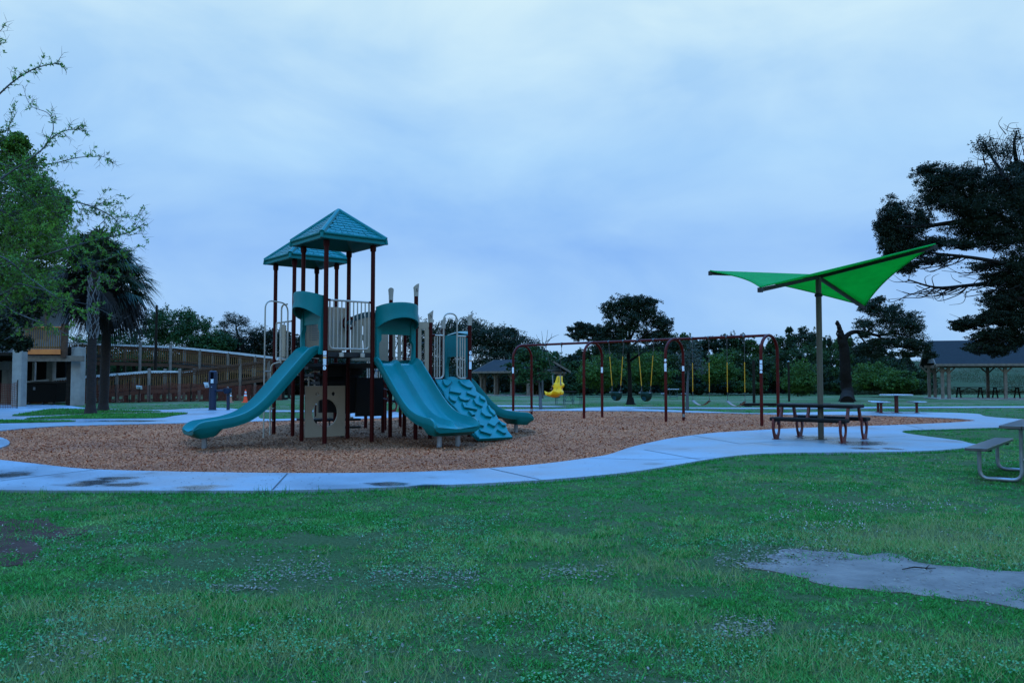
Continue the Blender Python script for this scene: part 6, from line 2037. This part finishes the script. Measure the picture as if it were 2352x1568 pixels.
zz = hh + rg_.uniform(0, .5, len(uu)) * (.2 + fbm(xx, Yk, .3, 91))
o = np_obj('dune_shrubs', leaf_quads(np.stack([xx, Yk, zz], 1), .055, rg_, .6, .4).reshape(-1, 3), 4, leaf_dune)
tag(o, 'low grey green shrubs covering the dune on the right', 'shrubs', kind='stuff')
n = 14000
uu = rg_.uniform(1880, 2352, n); Yk = rg_.uniform(74, 84, n)
o = np_obj('dune_shrubs', leaf_quads(np.stack([(uu - 1176) / F * Yk, Yk, rg_.uniform(0, .7, n) * (1.2 * fbm(uu, Yk, .02, 92))], 1), .075, rg_, .6, .4).reshape(-1, 3), 4, leaf_dune)
tag(o, 'strip of rough grey green scrub along the foot of the dune', 'shrubs', kind='stuff')
# big dark tree at the right
Y = 26
bg_ = thing('live_oak', V2(gx(2470, Y), Y), 'big dark live oak reaching in from the right edge over the pavilion', 'tree')
mb = MB(); rr = np.random.RandomState(6)
limb(mb, [V2(gx(2480, Y), Y), aty(2470, 860, Y), aty(2455, 780, Y), aty(2440, 700, Y), aty(2425, 600, Y)], .38, .22, 12, .03)
LB = [[(2440, 720), (2390, 640), (2340, 618), (2290, 602), (2220, 590), (2150, 582), (2090, 574)], [(2430, 690), (2360, 655), (2290, 650), (2220, 656), (2150, 660), (2085, 642)], [(2430, 650), (2370, 560), (2300, 500), (2230, 460), (2180, 430)],
      [(2440, 740), (2380, 720), (2330, 755), (2290, 780), (2245, 800)], [(2420, 560), (2350, 470), (2310, 410), (2280, 365), (2255, 325)], [(2300, 500), (2200, 510), (2120, 520), (2060, 520)], [(2400, 500), (2345, 400), (2330, 340), (2335, 300)], [(2440, 760), (2360, 690), (2300, 700), (2240, 730)]]
for P in LB: limb(mb, [aty(u, v, Y + rr.normal(0, .5)) for u, v in P], .13, .02, 7)
for k in range(46):      # bare drooping twigs under the crown
    P = LB[[0, 1, 1, 0][k % 4]]; i = rr.randint(1, len(P) - 1)
    u, v = P[i]; u += rr.uniform(-30, 30)
    q = [(u, v), (u - rr.uniform(20, 45), v + rr.uniform(2, 22)), (u - rr.uniform(50, 95), v + rr.uniform(8, 36)), (u - rr.uniform(80, 120), v + rr.uniform(0, 30))]
    yy = Y + rr.normal(0, .9)
    limb(mb, [aty(a, b, yy) for a, b in q], .024, .006, 4)
for k in range(26):      # pale bare twigs at the top
    u, v = rr.uniform(2255, 2360), rr.uniform(350, 410); yy = Y + rr.normal(0, .8)
    limb(mb, [aty(u, v, yy), aty(u + rr.uniform(-14, 10), v - rr.uniform(15, 35), yy), aty(u + rr.uniform(-25, 25), v - rr.uniform(40, 80), yy)], .018, .004, 4)
for k in range(150):
    P = LB[k % len(LB)]; i = rr.randint(1, len(P)); u, v = P[i] if i < len(P) else P[-1]
    u += rr.uniform(-25, 25); v += rr.uniform(-15, 15); a = rr.uniform(0, 2 * math.pi); yy = Y + rr.normal(0, .7); L_ = rr.uniform(25, 70)
    limb(mb, [aty(u, v, yy), aty(u + math.cos(a) * L_ * .5, v + math.sin(a) * L_ * .4, yy + rr.normal(0, .2)), aty(u + math.cos(a + .4) * L_, v + math.sin(a + .4) * L_ * .6, yy)], .016, .004, 4)
mb.build('trunk', bark, bg_, smooth=True)
crown(bg_, leaf_blk, [(2150, 412, Y, 42, 26), (2215, 415, Y, 50, 28), (2290, 425, Y, 60, 32, 1.2), (2350, 440, Y, 50, 45, 1.3), (2160, 455, Y, 46, 30), (2225, 470, Y, 55, 36, 1.2), (2310, 490, Y, 60, 45, 1.5), (2370, 530, Y, 50, 60, 1.5), (2230, 520, Y, 50, 26), (2300, 545, Y, 60, 28, 1.2),
      (2056, 500, Y, 30, 32), (2035, 530, Y, 22, 34), (2080, 540, Y, 36, 30), (2110, 500, Y, 26, 22, .5), (2055, 570, Y, 26, 26), (2100, 575, Y, 34, 18, .7), (2150, 560, Y, 40, 14, .6), (2140, 600, Y, 40, 10, .35), (2080, 615, Y, 26, 12, .4), (2220, 560, Y, 30, 12, .4), (2260, 610, Y, 40, 10, .3),
      (2340, 610, Y, 44, 34, 1.3), (2300, 640, Y, 36, 18, .8), (2345, 670, Y, 44, 34, 1.3), (2300, 690, Y, 36, 22), (2330, 725, Y, 40, 30, 1.2), (2280, 730, Y, 40, 18), (2230, 742, Y, 32, 12, .8), (2205, 750, Y, 16, 10, .4), (2275, 770, Y, 36, 16), (2325, 775, Y, 30, 20), (2250, 800, Y, 34, 12, .8), (2290, 805, Y, 22, 12, .6),
      (2258, 335, Y, 20, 22, .10), (2282, 345, Y, 20, 18, .08), (2312, 350, Y, 18, 26, .08), (2340, 385, Y, 28, 14, .4), (2130, 390, Y, 22, 10, .3), (2330, 330, Y, 16, 26, .06)],
      10500, .029, 71, clump=.30, k_cl=24, hollow=.1)
# dense evergreen behind the near branches on the left
Y = 24
ev = thing('evergreen_tree', V2(gx(-60, Y), Y), 'dense rounded green tree at the left edge behind the bare near branches', 'tree')
mb = MB(); limb(mb, [V2(gx(-60, Y), Y), aty(-50, 800, Y), aty(-30, 600, Y), aty(0, 420, Y)], .25, .08)
mb.build('trunk', bark, ev, smooth=True)
crown(ev, leaf_ev, [(-10, 340, Y, 50, 45), (45, 385, Y, 48, 45), (85, 440, Y, 48, 45), (110, 500, Y, 46, 45), (20, 450, Y, 80, 60, 1.5), (60, 540, Y, 80, 55, 1.5), (-20, 560, Y, 70, 80, 1.4), (110, 560, Y, 50, 40), (60, 620, Y, 70, 40), (0, 660, Y, 60, 40), (130, 470, Y, 30, 30, .7), (40, 330, Y, 26, 24, .6)], 3800, .045, 73, clump=.2, k_cl=44)
Y = 30
ev2 = thing('evergreen_shrub', V2(gx(-30, Y), Y), 'low dark green branches hanging in front of the raised house', 'shrub')
mb = MB(); limb(mb, [V2(gx(-40, Y), Y), aty(-20, 820, Y), aty(30, 740, Y)], .12, .04); mb.build('stem', bark, ev2, smooth=True)
crown(ev2, leaf_dark, [(20, 720, Y, 60, 34), (70, 700, Y, 40, 30), (30, 780, Y, 34, 22), (-10, 770, Y, 50, 40), (55, 790, Y, 20, 14, .4), (100, 680, Y, 34, 28, .7)], 1900, .065, 74, clump=.22, k_cl=28)

# near thorny branches reaching in from the left
Y = 9.0
nb = thing('thorny_tree', V2(gx(-330, Y), Y), 'near tree reaching in from the left with thin thorny twigs and fresh green leaf tufts', 'tree')
rr = np.random.RandomState(12)
mb = MB(); tw = MB(); tufts = []
limb(mb, [V2(gx(-340, Y), Y), aty(-330, 900, Y), aty(-300, 700, Y), aty(-260, 500, Y), aty(-240, 300, Y), aty(-220, 100, Y)], .13, .05, 10, .01)
NB = [([(-240, 330), (-100, 290), (-20, 232), (30, 188), (75, 160), (115, 148), (142, 146)], .5, .012), ([(-260, 480), (-60, 440), (40, 385), (95, 345), (118, 318), (150, 300), (198, 297)], .5, .012),
      ([(100, 340), (122, 300), (112, 262), (70, 242), (52, 196)], .25, .006), ([(-30, 420), (60, 386), (130, 374), (180, 362), (236, 360), (252, 372)], .45, .008), ([(-270, 560), (-60, 530), (60, 475), (150, 462), (215, 476), (262, 502), (276, 528)], 1, .012),
      ([(-280, 640), (-60, 625), (80, 592), (180, 562), (250, 545), (300, 532), (333, 512)], 1, .013), ([(-280, 720), (-40, 690), (60, 645), (150, 612), (230, 600), (288, 574)], 1.1, .013),
      ([(-290, 700), (-40, 690), (40, 720), (110, 748), (150, 766), (172, 786)], .5, .009), ([(40, 650), (119, 671), (146, 688), (208, 701), (264, 728)], .12, .006), ([(180, 562), (225, 520), (255, 492), (284, 470)], .3, .005),
      ([(-260, 420), (-40, 470), (60, 520), (140, 560), (200, 610), (240, 640)], 1.2, .010), ([(-260, 520), (-20, 580), (70, 640), (140, 690), (190, 720)], 1.0, .010), ([(-250, 400), (-40, 410), (50, 440), (110, 500), (160, 520)], 1.0, .010),
      ([(-220, 150), (-60, 130), (-10, 108), (4, 98)], .4, .006), ([(-220, 200), (-60, 120), (0, 72), (6, 60)], .2, .006), ([(-240, 600), (0, 600), (70, 560), (120, 520), (170, 500)], 1.0, .009), ([(-230, 380), (-10, 330), (20, 290), (40, 255)], .5, .007), ([(-280, 770), (-20, 740), (50, 700), (110, 660)], .8, .009),
      ([(-250, 350), (-20, 372), (60, 400), (100, 440), (130, 480)], .9, .008), ([(10, 780), (60, 755), (110, 750), (140, 770)], .5, .006)]
def twig(u, v, yy, du, dv, L, r0, dens, dep):
    n = 4; P = [aty(u, v, yy)]; a = math.atan2(dv, du); x, y = u, v
    px = []
    for k in range(n):
        a += rr.normal(0, .22); x += math.cos(a) * L / n; y += math.sin(a) * L / n
        yy += rr.normal(0, .03)
        P.append(aty(x, y, yy)); px.append((x, y, yy, a))
    tw.tube(P, [r0 * (1 - .75 * k / n) for k in range(n + 1)], 4, cap=False)
    for (x, y, yy, a) in px:
        if rr.uniform() < dens: tufts.append(aty(x, y, yy))
        if rr.uniform() < .6:      # thorns
            b = a + rr.choice([-1, 1]) * rr.uniform(.5, 1.2); q = rr.uniform(8, 22)
            tw.tube([aty(x, y, yy), aty(x + math.cos(b) * q, y + math.sin(b) * q, yy)], [.0022, .0006], 3, cap=False)
    if dep > 0:
        for k in range(2):
            x, y, yy, a = px[rr.randint(0, n)]
            twig(x, y, yy, math.cos(a + rr.choice([-1, 1]) * rr.uniform(.4, 1.0)), math.sin(a + rr.normal(0, .6)), L * .5, r0 * .6, dens, dep - 1)
extra = []
for P, dens, r0 in NB:
    if dens >= 1:
        for _ in range(2):
            du, dv = rr.uniform(-26, 14), rr.uniform(-22, 22)
            extra.append(([(u + du * (i > 0) + rr.normal(0, 5), v + dv * (i > 0) + rr.normal(0, 5)) for i, (u, v) in enumerate(P[:-1]) if u < 170], .9, r0 * .75))
for P, dens, r0 in NB + extra:
    yy = Y + rr.normal(0, .45)
    Q = catmull([Vector((u, v, 0)) for u, v in P], 6)
    W_ = [aty(p.x, p.y, yy + .06 * math.sin(i * .7)) for i, p in enumerate(Q)]
    mb.tube(W_, [r0 * (1 - .72 * i / (len(W_) - 1)) for i in range(len(W_))], 6, cap=False)
    for i in range(2, len(Q) - 1):
        p = Q[i]
        if p.x < -200: continue
        t = (Q[i + 1] - Q[i - 1]); a = math.atan2(t.y, t.x)
        for _ in range(2):
            if rr.uniform() < min(.55, .2 + dens * .3):
                s_ = rr.choice([-1, 1]); b = a + s_ * rr.uniform(.4, 1.1)
                twig(p.x, p.y, yy, math.cos(b), math.sin(b), rr.uniform(18, 60) * (1 if dens > .6 else .55), r0 * .3, dens * .8, 1 if dens > .6 else 0)
        dens = min(dens, 1.2 - max(0, p.x - 60) / 420)
        if rr.uniform() < dens: tufts.append(aty(p.x, p.y, yy))
        for _ in range(int(rr.poisson(max(0, dens) * .8))): tufts.append(aty(p.x + rr.normal(0, 6), p.y + rr.normal(0, 6), yy + rr.normal(0, .1)))
mb.build('trunk', bark_g, nb, smooth=True)
tw.build('twigs', twig_m, nb)
T = np.array([tuple(p) for p in tufts])
i = np.repeat(np.arange(len(T)), 7)
off = rr.normal(0, 1, (len(i), 3)); off /= np.linalg.norm(off, axis=1)[:, None]; off[:, 2] += .35
c = T[i] + off * .014
t = off / np.linalg.norm(off, axis=1)[:, None]
b_ = np.cross(t, rr.normal(0, 1, t.shape)); b_ /= np.linalg.norm(b_, axis=1)[:, None]
s = (.015 * rr.uniform(.6, 1.4, len(i)))[:, None]
np_obj('leaves', np.stack([c - t * s, c + b_ * s * .36, c + t * s, c - b_ * s * .36], 1).reshape(-1, 3), 4, leaf_bri, nb)

# ------------------------------------------------------------------ palms
def palm(label, foot, top, r0, r1, lean, nleaf, seed, boots=None, rmax=1.0, skirt=16, low=None):
    rg_ = np.random.RandomState(seed)
    root = thing('palm_tree', foot, label, 'palm')
    mb = MB()
    P = [foot + UP * -.05, foot + UP * .25, foot.lerp(top, .3), foot.lerp(top, .65), top]
    limb(mb, P, r0, r1, 14, .008)
    mb.tube([foot - UP * .05, foot + UP * .35], [r0 * 1.35, r0 * .98], 14)
    mb.build('trunk', palm_bark, root, smooth=True)
    if boots:
        bm_ = MB(); z0, z1 = boots
        for k in range(72):
            z = z0 + (z1 - z0) * k / 72 + rg_.normal(0, .03); q = k * 2.4 + rg_.normal(0, .25)
            c = foot.lerp(top, (z - foot.z) / (top.z - foot.z)); rr_ = r1 * 1.05
            d = Vector((math.cos(q), math.sin(q), 0)); s_ = Vector((-d.y, d.x, 0))
            for g in (-1, 1):
                bm_.bar(c + d * rr_ + s_ * .07 * g, c + d * (rr_ + .07) + s_ * rg_.uniform(-.05, .02) * g + UP * rg_.uniform(.18, .34), .035, .02)
        bm_.build('leaf_bases', boot_m, root)
    tri = []; dry = []
    for k in range(nleaf):
        f = (k + .5) / nleaf
        el_ = R(85) - f * R(150) + rg_.normal(0, .12)
        az = k * 2.39996 + rg_.normal(0, .2)
        isdry = k >= nleaf - skirt
        if low is not None and el_ < .5 and math.sin(az) < -.35: az = -az
        if low is not None and f > .5: az = low + rg_.uniform(-1.5, .4) if rg_.uniform() < .5 else az
        d = np.array([math.cos(az) * math.cos(el_), math.sin(az) * math.cos(el_), math.sin(el_)])
        pl = rmax * rg_.uniform(.45, .65)
        b = np.array(top) + np.array([0, 0, rg_.uniform(-.25, .15)])
        e = b + d * pl - np.array([0, 0, .10 * pl])
        lst = dry if isdry else tri
        side = np.cross(d, [0, 0, 1.0]); side /= np.linalg.norm(side) + 1e-6
        up = np.cross(side, d)
        lst.append([b + side * .012, b - side * .012, e])
        n = 40
        for j in range(n):
            a = (-1 + 2 * (j + .5) / n) * R(105)
            Ls = rmax * (.72 - .18 * abs(a) / 1.8) * rg_.uniform(.85, 1.1)
            dr = d * math.cos(a) + side * math.sin(a) + up * (.25 * abs(math.sin(a)))
            dr /= np.linalg.norm(dr)
            m = e + dr * Ls * .55
            t = e + dr * Ls; t = t - np.array([0, 0, Ls * (.42 if not isdry else .62) * rg_.uniform(.6, 1.4)])
            wv = np.cross(dr, up); wv /= np.linalg.norm(wv) + 1e-6
            w_ = .022 + .006 * rmax
            lst.append([e, m + wv * w_, m - wv * w_]); lst.append([m + wv * w_, t, m - wv * w_])
    np_obj('fronds', np.array(tri).reshape(-1, 3), 3, frond_m, root)
    if dry: np_obj('dry_fronds', np.array(dry).reshape(-1, 3), 3, frond_dry, root)
    return root
f1 = at(208, 953)
palm('nearer palm with pale criss-cross leaf bases around the upper trunk', f1, aty(216, 620, f1.y), .19, .15, 0, 60, 3, boots=(2.9, 5.2), rmax=1.55, skirt=20, low=math.pi)
f2 = at(237, 946)
palm('farther palm with a dark trunk and wide full drooping crown', f2, aty(250, 650, f2.y), .20, .17, 0, 96, 5, rmax=1.75, skirt=30)

# lighter green bushes in front of the thicket
for k, (u, v, Yb, ru, rv, lab) in enumerate(((1380, 842, 66, 40, 30, 'round mid green bush left of the oak trunk, in front of the thicket'), (1490, 835, 67, 44, 30, 'tall mid green bush right of the oak trunk, in front of the thicket'), (1650, 838, 70, 36, 24, 'green bush behind the belt swings'),
                                          (1840, 862, 68, 34, 26, 'green bush just left of the shade pole, in front of the thicket'), (2010, 858, 66, 40, 22, 'yellowish green bush right of the broken tree'), (2060, 868, 64, 36, 18, 'low yellowish green bush nearest the right pavilion'))):
    c = V2(gx(u, Yb), Yb)
    bs_ = tag(crown(None, leaf_bush, [(u, v, Yb, ru, rv, 1.2), (u - ru * .5, v + rv * .7, Yb - .6, ru * .8, rv * .7), (u + ru * .5, v + rv * .6, Yb - .5, ru * .8, rv * .7), (u, v + rv * 1.3, Yb, ru * .9, rv * .5, .6)], 2600, .085, 200 + k, clump=.22, k_cl=30, name='bush', zmin=.05), lab, 'bush')
